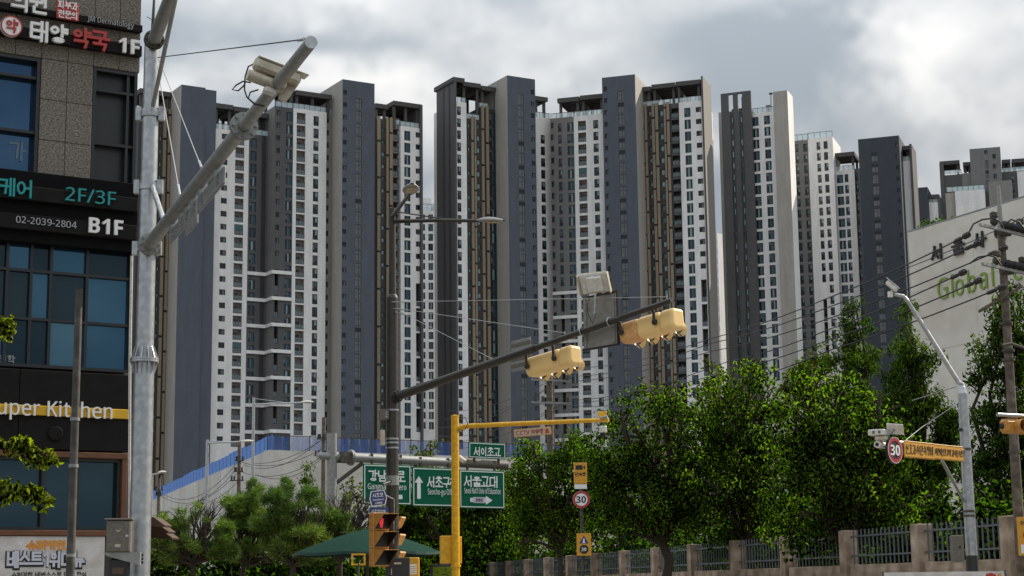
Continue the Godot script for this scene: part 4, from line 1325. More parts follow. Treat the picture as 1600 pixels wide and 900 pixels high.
		if k == 0: hb += (hb - he) * .16
		for i in nn:
			var hc := hb.lerp(he, (i + .5) / nn)
			var hh: float = [3.2, 2.7, 5.2][k] + .5 * sin(i * 2.3) + .3 * sin(i * 5.1)
			hl.append([hc + Vector3(0, hh * .62, 0), Vector3([1.5, 1.1, 1.6][k], hh * .55, [1.9, .9, 1.6][k])])
		var hbm := MB.new()
		for l in hl: hbm.tube(M.bark, [l[0] - Vector3(0, l[1].y + .6, 0), l[0]], [.06, .03], 5)
		part("stem", hbm, Hd)
		crown(Hd, leaf_cluster("broad0", M.leaf_dark, 16, .42, .19), hl, 14.0, Vector2(.8, 1.3), [Color(.26, .32, .27), Color(.68, .70, .58)], 90 + k, -.3)
	# a ginkgo whose trunk stands left of the frame
	var base := ground(-150, 880, 16.5)
	var N := thing("ginkgo_tree", "yellow-green ginkgo sprigs reaching in front of the shop window from the left edge", "tree", base)
	var b := MB.new()
	b.tube(M.bark, [base, base + Vector3(.03, 2.5, 0), base + Vector3(0, 5.5, .05)], [.16, .12, .05], 10)
	var lob := []
	for s in [[[-150, 650], [-60, 680], [10, 692], [50, 703], [80, 716]], [[-150, 730], [-60, 755], [5, 764], [45, 772], [80, 786]], [[-150, 480], [-60, 500], [-20, 508], [4, 512], [7, 515]]]:
		var pts := []
		for q in s: pts.append(V(q[0], q[1], 16.5))
		b.tube(M.bark, pts, [.035, .022, .014, .009, .004], 6)
		for i in 17:
			var t := i / 16.0 * 2.98 + 1.0
			var k := mini(int(t), 3)
			lob.append([(pts[k] as Vector3).lerp(pts[k + 1], t - k) + Vector3(rng.randfn(), rng.randfn(), rng.randfn()) * .035, Vector3.ONE * rng.randf_range(.035, .085)])
	part("trunk", b, N)
	crown(N, leaf_cluster("ginkgo", M.leaf_ginkgo, 6, .05, .052), lob, 6500.0, Vector2(.75, 1.35), [Color(.8, .85, .7), Color(1.2, 1.1, 1.0)], 51, -2.0, .5)


# ------------------------------------------------------------------ street furniture
func pole(b: MB, m: Material, at: Vector3, y0: float, y1: float, r0: float, r1: float, sides := 20) -> void:
	b.tube(m, [Vector3(at.x, y0, at.z), Vector3(at.x, lerpf(y0, y1, .5), at.z), Vector3(at.x, y1, at.z)], [r0, (r0 + r1) * .5, r1], sides)


func tubes(called: String, m: Material, pts: Array, r: Array, N: Node, sides := 12) -> Node:
	var b := MB.new()
	b.tube(m, pts, r, sides)
	return part(called, b, N)


func sag(a: Vector3, c: Vector3, drop: float, n := 12) -> Array:
	var out := []
	for i in n + 1:
		var t := i / float(n)
		out.append(a.lerp(c, t) - Vector3(0, drop * 4 * t * (1 - t), 0))
	return out


func along(o: Vector3, dir: Vector3, roll_up := UP) -> Transform3D:      # z along dir
	var z := dir.normalized()
	var x := roll_up.cross(z).normalized()
	return Transform3D(Basis(x, z.cross(x), z), o)


func flange(b: MB, m: Material, o: Vector3, dir: Vector3, r: float, w: float) -> void:
	var x := along(o, dir) * Transform3D(Basis(Vector3.RIGHT, PI / 2), Vector3.ZERO)
	b.lathe(m, x, [Vector2(0, -w), Vector2(r, -w), Vector2(r, -.012), Vector2(r * .93, -.012), Vector2(r * .93, .012), Vector2(r, .012), Vector2(r, w), Vector2(0, w)], 20)
	for k in 8:
		var a := TAU * k / 8
		var c := x * Vector3(cos(a) * r * .8, 0, sin(a) * r * .8)
		b.tube(m, [c - dir.normalized() * (w + .03), c + dir.normalized() * (w + .03)], [.018], 6)


func silver_gantry() -> void:
	var at := V(227, 500, 24.7)
	var base := Vector3(at.x, 0, at.z)
	var N := thing("signal_gantry", "tall galvanised silver pole with two long arms beside the shop building", "pole", base)
	var y := func(py: float) -> float: return hgt(at.x, at.z, py)
	var b := MB.new()
	pole(b, M.zinc, at, 0, y.call(566), .160, .144, 28)
	pole(b, M.zinc, at, y.call(566), y.call(56), .132, .112, 28)
	part("post", b, N)
	b = MB.new()
	var fy: float = y.call(563)
	b.lathe(M.zinc, Transform3D(Basis.IDENTITY, Vector3(at.x, fy, at.z)), [Vector2(.15, -.03), Vector2(.205, -.03), Vector2(.205, -.003), Vector2(.195, -.003), Vector2(.195, .003), Vector2(.205, .003), Vector2(.205, .03), Vector2(.14, .03)], 28)
	for k in 12:
		var x := Transform3D(Basis(UP, TAU * k / 12), Vector3(at.x, fy, at.z))
		b.prism(M.zinc, x, PackedVector2Array([Vector2(.138, .028), Vector2(.2, .028), Vector2(.142, .2)]), -.006, .006)
		b.prism(M.zinc, x, PackedVector2Array([Vector2(.148, -.028), Vector2(.2, -.028), Vector2(.152, -.2)]), -.006, .006)
	part("flange", b, N)
	for py in [178, 292, 388]:
		b = MB.new()
		b.lathe(M.zinc, Transform3D(Basis.IDENTITY, Vector3(at.x, y.call(py), at.z)), [Vector2(.12, -.05), Vector2(.146, -.05), Vector2(.146, .05), Vector2(.12, .05)], 24)
		for s in [-1, 1]:
			b.box(M.zinc, Transform3D(Basis.IDENTITY, Vector3(at.x, y.call(py), at.z)), Vector3(s * .17 - .04, -.1, -.05), Vector3(s * .17 + .04, .1, .05))
		part("clamp", b, N)
	# lower arm, running up the street towards the camera
	var a0 := Vector3(at.x, y.call(386), at.z)
	var a1 := V(486, 66, 15.6)
	var dir := (a1 - a0).normalized()
	var joint := a0 + dir * ((V(374, 222, 18.4) - a0).dot(dir))
	b = MB.new()
	b.tube(M.zinc_dull, [a0 + dir * .1, joint], [.093, .082], 22)
	b.tube(M.zinc_dull, [joint, a1], [.072, .060], 22)
	b.tube(M.zinc, [a1, a1 + dir * .006], [.062], 22)
	var arm := part("arm", b, N)
	b = MB.new()
	flange(b, M.zinc_dull, joint, dir, .155, .035)
	part("flange", b, arm)
	b = MB.new()
	flange(b, M.zinc_dull, a0 + dir * .2, dir, .16, .03)
	part("flange", b, arm)
	# upper arm, leaving the frame at the top
	var c0 := Vector3(at.x, y.call(70), at.z)
	var c1 := c0 + dir * 6.0 + Vector3(.1, 1.0, 0)
	var cd := (c1 - c0).normalized()
	b = MB.new()
	b.tube(M.zinc_dull, [c0 + cd * .05, c1], [.10, .085], 20)
	var up := part("arm", b, N)
	b = MB.new()
	flange(b, M.zinc_edge, c0 + cd * .16, cd, .15, .03)
	part("flange", b, up)
	tubes("brace", M.zinc_dull, [V(239, 166, 24.5), c0 + cd * 2.3], [.032], N)
	tubes("brace", M.zinc, [V(238, 291, 24.6), a0 + dir * 1.55], [.038], N)
	tubes("aerial", M.zinc_edge, [Vector3(at.x, y.call(58), at.z), Vector3(at.x + .02, y.call(-30), at.z)], [.03, .012], N, 8)
	b = MB.new()
	for s in [-1, 1]:
		b.tube(M.zinc_edge, [Vector3(at.x + .01, y.call(32), at.z), Vector3(at.x + s * .09, y.call(26), at.z)], [.006], 6)
	part("aerial_fork", b, N)
	for q in [[[246, 104, 24.6], 2.75], [[248, 92, 24.6], 4.3], [[246, 90, 24.6], 9.55]]:
		var s0 := V(q[0][0], q[0][1], q[0][2])
		var s1: Vector3 = a0 + dir * q[1] + UP * .09
		b = MB.new()
		b.tube(M.steel_cable if q[1] < 9 else M.cable, [s0, s1], [.007], 6)
		var d2 := (s1 - s0).normalized()
		b.tube(M.zinc, [s1 - d2 * .35, s1 - d2 * .1], [.018], 8)
		b.tube(M.zinc, [s1 - d2 * .1, s1 - UP * .05], [.012], 6)
		part("stay_cable", b, N)
	# plates hung under the arm, seen edge-on
	for q in [[1.75, 2.95, .13], [2.9, 3.7, .26], [3.75, 5.4, .15]]:
		b = MB.new()
		var x := along(a0 + dir * q[0] - UP * .12, dir)
		var ln: float = q[1] - q[0]
		b.cbox(M.zinc_dull, x, Vector3(.04, -q[2] - .06, 0), Vector3(.07, -.0, ln), .01)
		for t in [.2, .8]:
			b.box(M.zinc, x, Vector3(-.01, -.12, ln * t - .03), Vector3(.10, .1, ln * t + .03))
		part("sign_plate", b, N)
	tubes("conduit", M.white_metal, [V(206, 400, 24.9), V(203, 560, 24.9), V(202, 860, 24.9)], [.02], N, 8)
	b = MB.new()
	for k in 3:
		b.cbox(M.ink, facing(V(221, 873, 24.5) + Vector3(0, .05 - k * .05, .0), .1), Vector3(-.03, -.018, -.02), Vector3(.025, .018, .022), .002)
	part("stencil", b, N)
	# control cabinet on its bracket
	var cb := V(186, 838, 24.2)
	var cx := facing(cb, .12)
	b = MB.new()
	b.cbox(M.cabinet, cx, Vector3(-.165, -.22, -.16), Vector3(.165, .22, .1), .012)
	b.cbox(M.cabinet, cx, Vector3(-.19, .22, -.19), Vector3(.19, .245, .13), .008)
	var cab := part("cabinet", b, N)
	b = MB.new()
	b.cbox(M.cabinet, cx, Vector3(-.15, -.205, .101), Vector3(.152, .205, .115), .005)
	part("door", b, cab)
	b = MB.new()
	b.lathe(M.zinc, cx * Transform3D(Basis(Vector3.RIGHT, PI / 2), Vector3(.118, .0, .115)), [Vector2(.022, 0), Vector2(.022, .012), Vector2(0, .014)], 12)
	b.box(M.cream, cx, Vector3(-.04, -.15, .1155), Vector3(.035, -.11, .118))
	b.prism(M.cream, cx, PackedVector2Array([Vector2(-.05, .10), Vector2(0, .075), Vector2(.05, .10), Vector2(0, .055)]), .1155, .118)
	part("latch", b, cab)
	b = MB.new()
	b.prism(M.zinc_dull, cx, PackedVector2Array([Vector2(-.2, -.222), Vector2(.3, -.222), Vector2(.3, -.40), Vector2(-.15, -.27)]), -.1, .08)
	part("bracket", b, N)
	b = MB.new()
	b.cbox(M.black, cx, Vector3(-.12, -.62, -.05), Vector3(.16, -.30, .06), .03)
	b.box(M.awning, cx, Vector3(-.08, -.52, .061), Vector3(.08, -.43, .064))
	part("bag", b, N)
	# pair of traffic cameras on the arm
	var co := V(430, 112, 16.9)
	var K := thing("traffic_camera", "pair of cream camera housings with black cables on the upper half of the silver arm", "camera", co)
	var ax := Vector3(.88, -.26, -.40).normalized()
	var kx := along(co, ax)
	b = MB.new()
	b.cbox(M.cream, kx, Vector3(-.075, -.06, -.23), Vector3(.075, .065, .27), .03)
	b.cbox(M.white_metal, kx, Vector3(-.085, .062, -.22), Vector3(.085, .078, .33), .006)
	part("housing", b, K)
	b = MB.new()
	b.tube(M.cream, [kx * Vector3(0, -.135, -.26), kx * Vector3(0, -.135, .14)], [.058], 16)
	b.tube(M.black, [kx * Vector3(0, -.135, .14), kx * Vector3(0, -.135, .145)], [.05], 16)
	part("lower_housing", b, K)
	b = MB.new()
	b.prism(M.cream, kx * Transform3D(Basis(UP, PI / 2), Vector3(.078, 0, 0)), PackedVector2Array([Vector2(.10, .02), Vector2(-.06, .03), Vector2(.02, -.16)]), 0, .012)
	b.prism(M.cream, kx * Transform3D(Basis(UP, PI / 2), Vector3(.05, 0, 0)), PackedVector2Array([Vector2(-.12, -.02), Vector2(-.28, -.02), Vector2(-.20, -.26), Vector2(-.12, -.24)]), 0, .012)
	b.cbox(M.white_metal, kx, Vector3(-.05, -.25, -.06), Vector3(.05, -.19, .06), .01)
	part("bracket", b, K)
	for s in [[[398, 99], [388, 104], [383, 120], [382, 140], [386, 152], [398, 163], [414, 165]], [[392, 129], [380, 127], [369, 133], [363, 140], [372, 142], [381, 134], [384, 127]], [[404, 140], [391, 144], [388, 154], [398, 162], [412, 166]]]:
		var pts := []
		for q in s: pts.append(V(q[0], q[1], 16.95))
		tubes("cable", M.cable, pts, [.0085], K, 7)


func plain_poles() -> void:
	var o := V(119, 600, 21)
	var b := MB.new()
	pole(b, M.pole_grey, o, 0, hgt(o.x, o.z, 452), .056, .044, 16)
	for py in [655, 728, 868]:
		b.lathe(M.zinc_dull, Transform3D(Basis.IDENTITY, Vector3(o.x, hgt(o.x, o.z, py), o.z)), [Vector2(.05, -.02), Vector2(.059, -.02), Vector2(.059, .02), Vector2(.05, .02)], 16)
	tag(part("pole", b), "plain weathered grey pole in front of the shop windows", "pole")
	# brown awning behind the silver pole
	var a := V(244, 820, 31)
	b = MB.new()
	for k in 3:
		b.prism(M.awning, facing(a + Vector3(0, -.10 * k, -.35 * k), -.25), PackedVector2Array([Vector2(-.30, .16), Vector2(.02, .13), Vector2(.24, -.02), Vector2(.22, -.05), Vector2(-.30, .0)]), -.15, .15)
	tag(part("awning", b), "brown folded awning tip sticking out behind the silver pole", "awning")


func luminaire(b: MB, at: Vector3, dir: Vector3, L: float, body: Material) -> void:      # a flat street lamp head reaching along dir
	var x := along(at, dir)
	var rings := []
	for i in 9:
		var t := i / 8.0
		var w := L * .25 * pow(sin(PI * clampf(.10 + t * .86, 0, 1)), .75)
		rings.append([t * L, maxf(w, .03), maxf(w * .46, .022)])
	for i in 8:
		for k in 14:
			var c := []
			for rr in [rings[i], rings[i + 1]]:
				for kk in [k, k + 1]:
					var a: float = TAU * kk / 14
					c.append(x * Vector3(rr[1] * cos(a), rr[2] * sin(a) * (1.0 if sin(a) > 0 else .35), rr[0]))
			b.quad(body, c[0], c[1], c[3], c[2])
	for i in 3:
		for j in 4:
			b.box(M.warm_lens, x, Vector3(-L * .13 + L * .09 * i, -L * .058, L * (.34 + .11 * j)), Vector3(-L * .06 + L * .09 * i, -L * .042, L * (.42 + .11 * j)))


func dark_signal_pole() -> void:
	var at := V(613, 640, 36)
	var base := Vector3(at.x, 0, at.z)
	var N := thing("street_lamp", "dark bronze signal pole with two lamp heads and a long arm over the road", "street lamp", base)
	var y := func(py: float) -> float: return hgt(at.x, at.z, py)
	var b := MB.new()
	pole(b, M.bronze, at, 0, y.call(466), .135, .125, 24)
	b.lathe(M.bronze, Transform3D(Basis.IDENTITY, Vector3(at.x, y.call(466), at.z)), [Vector2(.125, 0), Vector2(.11, .05), Vector2(.085, .08)], 24)
	pole(b, M.bronze, at, y.call(466), y.call(326), .084, .066, 20)
	part("post", b, N)
	for py in [641, 686, 692, 700]:
		b = MB.new()
		b.lathe(M.zinc, Transform3D(Basis.IDENTITY, Vector3(at.x, y.call(py), at.z)), [Vector2(.12, -.018), Vector2(.136, -.018), Vector2(.136, .018), Vector2(.12, .018)], 24)
		part("clamp", b, N)
	b = MB.new()
	b.lathe(M.zinc_dull, Transform3D(Basis.IDENTITY, Vector3(at.x, y.call(751), at.z)), [Vector2(.12, -.10), Vector2(.142, -.10), Vector2(.142, .10), Vector2(.12, .10)], 24)
	part("clamp", b, N)
	# lamp heads
	var top := Vector3(at.x, y.call(346), at.z)
	var h1 := V(748, 345, 34.5)
	tubes("lamp_arm", M.bronze, [top, top.lerp(h1, .5) + UP * .015, h1], [.045, .04, .034], N)
	tubes("stay_rod", M.bronze, [Vector3(at.x, y.call(330), at.z), top.lerp(h1, .7) + UP * .02], [.014], N, 8)
	b = MB.new()
	luminaire(b, h1, (h1 - top), .66, M.zinc_dull)
	part("lamp_head", b, N)
	var t2 := Vector3(at.x, y.call(338), at.z)
	var h2 := V(640, 303, 34.0)
	tubes("lamp_arm", M.bronze, [t2, h2], [.05, .034], N)
	b = MB.new()
	luminaire(b, h2 - (h2 - t2).normalized() * .05, Vector3(.16, .10, 1).normalized(), .66, M.zinc_dull)
	part("lamp_head", b, N)
	# boxes on the post
	for q in [[600, 648, .11, .11, M.cabinet], [598, 684, .05, .16, M.cream]]:
		b = MB.new()
		var bx := facing(V(q[0], q[1], 35.9), .15)
		b.cbox(q[4], bx, Vector3(-q[2], -q[3], -.07), Vector3(q[2] * .9, q[3], .07), .01)
		for k in 3:
			if q[4] == M.cabinet: b.box(M.zinc, bx, Vector3(.02, -.06 + k * .05, .0705), Vector3(.07, -.04 + k * .05, .074))
		part("box", b, N)
	b = MB.new()
	b.cbox(M.cabinet_dark, facing(V(622, 895, 35.6), .05), Vector3(-.24, -1.35, -.17), Vector3(.24, .30, .17), .015)
	b.box(M.cream, facing(V(622, 895, 35.6), .05), Vector3(-.08, .17, .171), Vector3(.07, .205, .175))
	b.box(M.cream, facing(V(622, 895, 35.6), .05), Vector3(-.14, -.04, .171), Vector3(-.12, .08, .175))
	part("base_cabinet", b, N)
	tubes("cable", M.zinc, [V(600, 772, 35.7), V(611, 778, 35.75), V(616, 780, 35.78), V(616, 800, 35.78), V(615, 850, 35.78)], [.009], N, 6)
	# the arm and its stays
	var a0 := Vector3(at.x, y.call(622), at.z)
	var a1 := V(1050, 469, 29.5)
	var dir := (a1 - a0).normalized()
	var mid := a0.lerp(a1, .56)
	b = MB.new()
	b.tube(M.bronze, [a0, mid], [.095, .078], 20)
	b.tube(M.bronze, [mid - dir * .1, a1], [.062, .05], 20)
	var arm := part("arm", b, N)
	b = MB.new()
	flange(b, M.bronze, a0 + dir * .18, dir, .13, .03)
	part("flange", b, arm)
	for q in [[620, 472, .985], [622, 482, .66], [625, 487, .40]]:
		var s0 := V(q[0], q[1], 35.9)
		var s1 := a0.lerp(a1, q[2]) + UP * .09
		tubes("stay_cable", M.steel_cable, [s0, s1], [.006], N, 6)
		var st := MB.new()
		st.tube(M.zinc, [s1 - UP * .08, s1 + UP * .03], [.014], 8)
		st.tube(M.zinc, [s0 - Vector3(.12, 0, 0), s0 + (s1 - s0).normalized() * .3], [.013], 6)
		part("cable_clamp", st, N)
	# two horizontal signals seen from behind
	var ss := [["yellow traffic signal seen from behind, nearer the dark pole", [829, 566], [906, 548], 32.4, 0], ["yellow traffic signal with a rusty orange patch, at the tip of the dark arm", [974, 516], [1067, 488], 30.3, 1]]
	for s in ss:
		var c := V((s[1][0] + s[2][0]) * .5 - 4, (s[1][1] + s[2][1]) * .5 + 8, s[3])
		var S := thing("traffic_signal", s[0], "traffic signal", c)
		var u := dir
		u.y *= .75
		u = u.normalized()
		var zc := u.cross(UP).normalized()         # out of the back of the housing, towards the camera
		var yb := zc.cross(u).normalized()
		var X := Transform3D(Basis(u, yb, zc), c)
		var prof := []
		for k in 13:
			var a := PI * (k / 12.0)
			prof.append(Vector2(.215 * cos(a), .03 + .135 * pow(sin(a), .7)))
		var poly := PackedVector2Array([Vector2(.16, -.17), Vector2(.185, -.14), Vector2(.195, .02), Vector2(.185, .09), Vector2(.145, .13), Vector2(.10, .145), Vector2(-.10, .145), Vector2(-.145, .13), Vector2(-.185, .09), Vector2(-.195, .02), Vector2(-.185, -.14), Vector2(-.16, -.17)])
		b = MB.new()
		var hull := func(b: MB, u0: float, u1: float, g: float, m: Material) -> void:      # extrude the section along the housing, rounding its ends
			var secs := [[u0, .70], [u0 + .012, .84], [u0 + .035, .94], [u0 + .07, 1.0], [u1 - .07, 1.0], [u1 - .035, .94], [u1 - .012, .84], [u1, .70]]
			for i in secs.size() - 1:
				for k in poly.size():
					var q := []
					for sc in [secs[i], secs[i + 1]]:
						for kk in [k, (k + 1) % poly.size()]:
							q.append(X * Vector3(sc[0], poly[kk].x * sc[1] * g, poly[kk].y * sc[1] * g))
					b.quad(m, q[0], q[2], q[3], q[1])
			for sc in [secs[0], secs[7]]:
				for k in range(1, poly.size() - 1):
					b.tri(m, X * Vector3(sc[0], poly[0].x * sc[1] * g, poly[0].y * sc[1] * g), X * Vector3(sc[0], poly[k].x * sc[1] * g, poly[k].y * sc[1] * g), X * Vector3(sc[0], poly[k + 1].x * sc[1] * g, poly[k + 1].y * sc[1] * g))
		var L := .66 if s[4] == 0 else .70
		if s[4] == 1:
			hull.call(b, -L, -L + .48, 1.0, M.signal_faded)
			hull.call(b, -L + .475, L - .36, 1.005, M.signal_yellow)
		else:
			hull.call(b, -L, L - .36, 1.0, M.signal_yellow)
		part("housing", b, S)
		b = MB.new()
		hull.call(b, L - .352, L, 1.0, M.signal_yellow)
		part("end_section", b, S)
		for k in 4:
			b = MB.new()
			var uc := -L + L * .25 + L * .5 * k
			var px := X * Transform3D(Basis.IDENTITY, Vector3(uc, -.03, -.165))
			for j in 14:
				var q := []
				for jj in [j, j + 1]:
					var a: float = TAU * (.02 + .96 * jj / 14.0) + PI / 2 + PI
					var dl := .075 if sin(a) < .1 else .03
					for zz in [0.0, -dl]:
						q.append(px * Vector3(.145 * cos(a), .145 * sin(a) - (.05 if zz == 0.0 else .10), zz))
				b.quad(M.signal_yellow, q[0], q[1], q[3], q[2])
				b.quad(M.signal_yellow, q[0] * .998 + px.origin * .002, q[2] * .998 + px.origin * .002, q[3] * .998 + px.origin * .002, q[1] * .998 + px.origin * .002)
			part("visor", b, S)
			b = MB.new()
			b.lathe(M.lens, px * Transform3D(Basis(Vector3.RIGHT, -PI / 2), Vector3.ZERO), [Vector2(.14, 0), Vector2(.1, .03), Vector2(0, .045)], 16)
			part("lens", b, S)
		for uu in [L - .40, -L + .12]:
			var hang: Vector3 = X * Vector3(uu, .02, .20)
			var pa := a0 + dir * (hang - a0).dot(dir)
			b = MB.new()
			b.tube(M.bronze, [pa - UP * .02, Vector3(hang.x, pa.y - .06, hang.z), hang - UP * .02, X * Vector3(uu, .0, .15)], [.028], 10)
			b.lathe(M.bronze, X * Transform3D(Basis(Vector3.RIGHT, PI / 2), Vector3(uu, .0, .168)), [Vector2(.055, 0), Vector2(.055, .04), Vector2(0, .045)], 14)
			part("hanger", b, S)
	# sign boards seen from behind
	var bx := V(938, 500, 31.0)
	var S2 := thing("road_sign", "square grey road sign seen from behind, clamped to the signal arm", "road sign", bx)
	var sx := Transform3D(Basis((dir * Vector3(1, 0, 1)).normalized(), UP, (dir * Vector3(1, 0, 1)).normalized().cross(UP)), bx + Vector3(0, 0, -.12))
	b = MB.new()
	b.cbox(M.sign_back, sx, Vector3(-.46, -.47, -.03), Vector3(.46, .47, 0), .006)
	b.box(M.black, sx, Vector3(.46, -.47, -.03), Vector3(.49, .47, .012))
	b.box(M.black, sx, Vector3(-.46, -.50, -.03), Vector3(.49, -.472, .012))
	b.box(M.black, sx, Vector3(-.46, .472, -.03), Vector3(.49, .50, .012))
	var plate := part("plate", b, S2)
	for k in [-.40, .36]:
		b = MB.new()
		b.box(M.sign_back, sx, Vector3(k, -.44, .001), Vector3(k + .05, .44, .035))
		part("rib", b, plate)
	for k in [-.37, .39]:
		b = MB.new()
		var cpos := sx * Vector3(k, 0, .03)
		var on := a0 + dir * (cpos - a0).dot(dir)
		for j in 12:
			var a := TAU * j / 12
			var a2 := TAU * (j + 1) / 12
			var cr := dir.cross(UP).normalized()
			var cu := cr.cross(dir).normalized()
			b.tube(M.zinc, [on + (cr * cos(a) + cu * sin(a)) * .078, on + (cr * cos(a2) + cu * sin(a2)) * .078], [.014], 6)
		part("clamp", b, S2)
	b = MB.new()
	var lb := V(929, 443, 30.9)
	var S3 := thing("floodlight", "cream box-shaped floodlight tilted on a short post above the signal arm", "floodlight", lb)
	var fx := Transform3D(Basis.from_euler(Vector3(.45, -.42, .03)), lb)
	b.cbox(M.cream, fx, Vector3(-.29, -.19, -.05), Vector3(.29, .19, .0), .012)
	b.cbox(M.white_metal, fx, Vector3(-.27, -.17, .001), Vector3(.27, .17, .02), .006)
	b.cbox(M.white_metal, fx, Vector3(-.13, -.15, .02), Vector3(.17, .14, .09), .02)
	for k in [-1, 1]:
		b.box(M.cream, fx, Vector3(k * .29 - .012, -.19, .0), Vector3(k * .29 + .012, .19, .07))
	part("lamp_box", b, S3)
	tubes("post", M.zinc, [V(930, 460, 30.95), V(929, 490, 30.95)], [.022], S3, 8)
	tubes("cable", M.cable, [V(922, 466, 30.9), V(918, 474, 30.85), V(919, 492, 30.85), V(926, 505, 30.85), V(931, 490, 30.9)], [.008], S3, 6)
	b = MB.new()
	var S4 := thing("louvred_sign", "grey ribbed sign panel seen edge-on from behind, halfway along the signal arm", "road sign", V(812, 553, 33.8))
	var rx := Transform3D(sx.basis * Basis(UP, -.15), V(814, 553, 33.6) + Vector3(0, 0, -.15))
	for k in 9:
		b = MB.new()
		b.cbox(M.cabinet if k % 2 else M.zinc_dull, rx, Vector3(-.36, -.30 + k * .068, -.02 - .006 * (k % 2)), Vector3(.36, -.236 + k * .068, .012), .004)
		part("slat", b, S4)


func pedestrian_signal() -> void:
	var o := V(596, 843, 35.2)
	var N := thing("pedestrian_signal", "amber pedestrian signal of three boxes with a red standing figure lit, on the dark pole", "pedestrian signal", o)
	var X := facing(o, .72)
	var w := .20
	var h := .36
	for k in 3:
		var y := .54 - h * (k + 1)
		var b := MB.new()
		b.cbox(M.signal_amber, X, Vector3(-w, y + .004, -.16), Vector3(w, y + h - .004, 0), .012)
		var box := part("housing", b, N)
		b = MB.new()
		b.box(M.black, X, Vector3(-w + .03, y + .035, .001), Vector3(w - .03, y + h - .035, .008))
		part("lens", b, box)
		b = MB.new()
		for s in [-1.0, 1.0]:
			var pa := X * Vector3(s * (w - .02), y + h - .02, .004)
			var pb := X * Vector3(s * (w - .02), y + .03, .004)
			var pc := X * Vector3(s * (w - .02), y + h - .03, .34)
			b.tri(M.signal_amber, pa, pb, pc)
			b.tri(M.black, pa - X.basis.x * s * .012, pc - X.basis.x * s * .012, pb - X.basis.x * s * .012)
		b.box(M.signal_amber, X * Transform3D(Basis(Vector3.RIGHT, .03), Vector3(0, y + h - .02, .004)), Vector3(-w + .018, -.006, 0), Vector3(w - .018, .004, .34))
		part("visor", b, box)
		if k == 0:
			b = MB.new()
			var z := .0085
			b.lathe(M.red_lamp, X * Transform3D(Basis(Vector3.RIGHT, PI / 2), Vector3(-.01, y + .285, z)), [Vector2(.032, 0), Vector2(.032, .006), Vector2(0, .007)], 14)
			b.prism(M.red_lamp, X, PackedVector2Array([Vector2(-.055, y + .13), Vector2(-.06, y + .235), Vector2(-.03, y + .25), Vector2(.015, y + .25), Vector2(.042, y + .235), Vector2(.038, y + .13), Vector2(.02, y + .13), Vector2(.022, y + .06), Vector2(-.004, y + .06), Vector2(-.01, y + .13), Vector2(-.012, y + .06), Vector2(-.038, y + .06), Vector2(-.04, y + .13)]), z, z + .006)
			part("red_figure", b, box)
	for py in [816, 869]:
		tubes("bracket", M.zinc_edge, [V(604, py, 35.4), V(614, py, 35.9)], [.03], N, 8)
	# the same unit facing the other way, its visors just showing past the pole
	var o2 := V(622, 845, 36.4)
	var N2 := thing("pedestrian_signal", "second pedestrian signal behind the dark pole, only its three visor tips showing", "pedestrian signal", o2)
	var X2 := facing(o2, 1.25)
	for k in 3:
		var y := .52 - h * (k + 1)
		var b := MB.new()
		b.cbox(M.signal_amber, X2, Vector3(-w * .8, y + .004, -.30), Vector3(w * .8, y + h - .004, -.14), .012)
		b.prism(M.signal_amber, X2 * Transform3D(Basis(UP, -PI / 2), Vector3.ZERO), PackedVector2Array([Vector2(-.14, y + h - .02), Vector2(.10, y + h - .02), Vector2(.12, y + h - .05), Vector2(.02, y + .12), Vector2(-.14, y + .04)]), -w * .75, w * .75)
		part("housing", b, N2)


func street_plates() -> void:
	var o := V(591, 778, 35.4)
	var N := thing("street_sign", "blue street name plate with pointed ends, tilted on the dark pole", "street sign", o)
	var X := Transform3D(Basis(UP, .25) * Basis(Vector3(0, 0, 1), .10), o)
	var poly := PackedVector2Array([Vector2(-.15, -.16), Vector2(.13, -.16), Vector2(.18, -.01), Vector2(.14, .15), Vector2(-.14, .15), Vector2(-.18, 0)])
	var b := MB.new()
	b.prism(M.sign_white, X, poly, -.012, 0)
	var p2 := PackedVector2Array()
	for q in poly: p2.append(q * .9)
	b.prism(M.sign_blue, X, p2, .001, .004)
	part("plate", b, N)
	b = MB.new()
	write(b, M.sign_white, "서초로", X * Transform3D(Basis.IDENTITY, Vector3(0, .02, .005)), .075, .12, .002)
	write(b, M.sign_white, "Seocho-ro", X * Transform3D(Basis.IDENTITY, Vector3(0, -.05, .005)), .035, .12, .002)
	write(b, M.sign_white, "서북로", X * Transform3D(Basis.IDENTITY, Vector3(0, -.13, .005)), .05, .12, .002)
	part("lettering", b, N)
	tubes("bracket", M.pole_grey, [V(598, 757, 35.6), V(612, 752, 35.9)], [.03], N, 8)
	var o2 := V(586, 800, 35.6)
	var N2 := thing("street_sign", "blue street name plate half hidden above the pedestrian signal", "street sign", o2)
	b = MB.new()
	b.cbox(M.sign_blue, facing(o2, .5), Vector3(-.12, -.12, -.01), Vector3(.30, .10, 0), .004)
	write(b, M.sign_white, "서초중앙로", facing(o2, .5) * Transform3D(Basis.IDENTITY, Vector3(.08, -.02, .002)), .065, .12, .002)
	part("plate", b, N2)
	# dark horn-shaped device left of the signal
	var o3 := V(571, 806, 35.6)
	var N3 := thing("loudspeaker", "small dark horn loudspeaker left of the pedestrian signal", "loudspeaker", o3)
	b = MB.new()
	b.lathe(M.black, along(o3, Vector3(-.8, -.15, .6)) * Transform3D(Basis(Vector3.RIGHT, PI / 2), Vector3.ZERO), [Vector2(.02, -.12), Vector2(.045, -.05), Vector2(.07, .02), Vector2(.12, .10), Vector2(.125, .11), Vector2(.06, .05), Vector2(0, 0)], 18)
	part("horn", b, N3)
	tubes("bracket", M.cream, [V(574, 796, 35.6), V(579, 802, 35.65), V(580, 816, 35.7), V(596, 818, 35.8)], [.02], N3, 8)


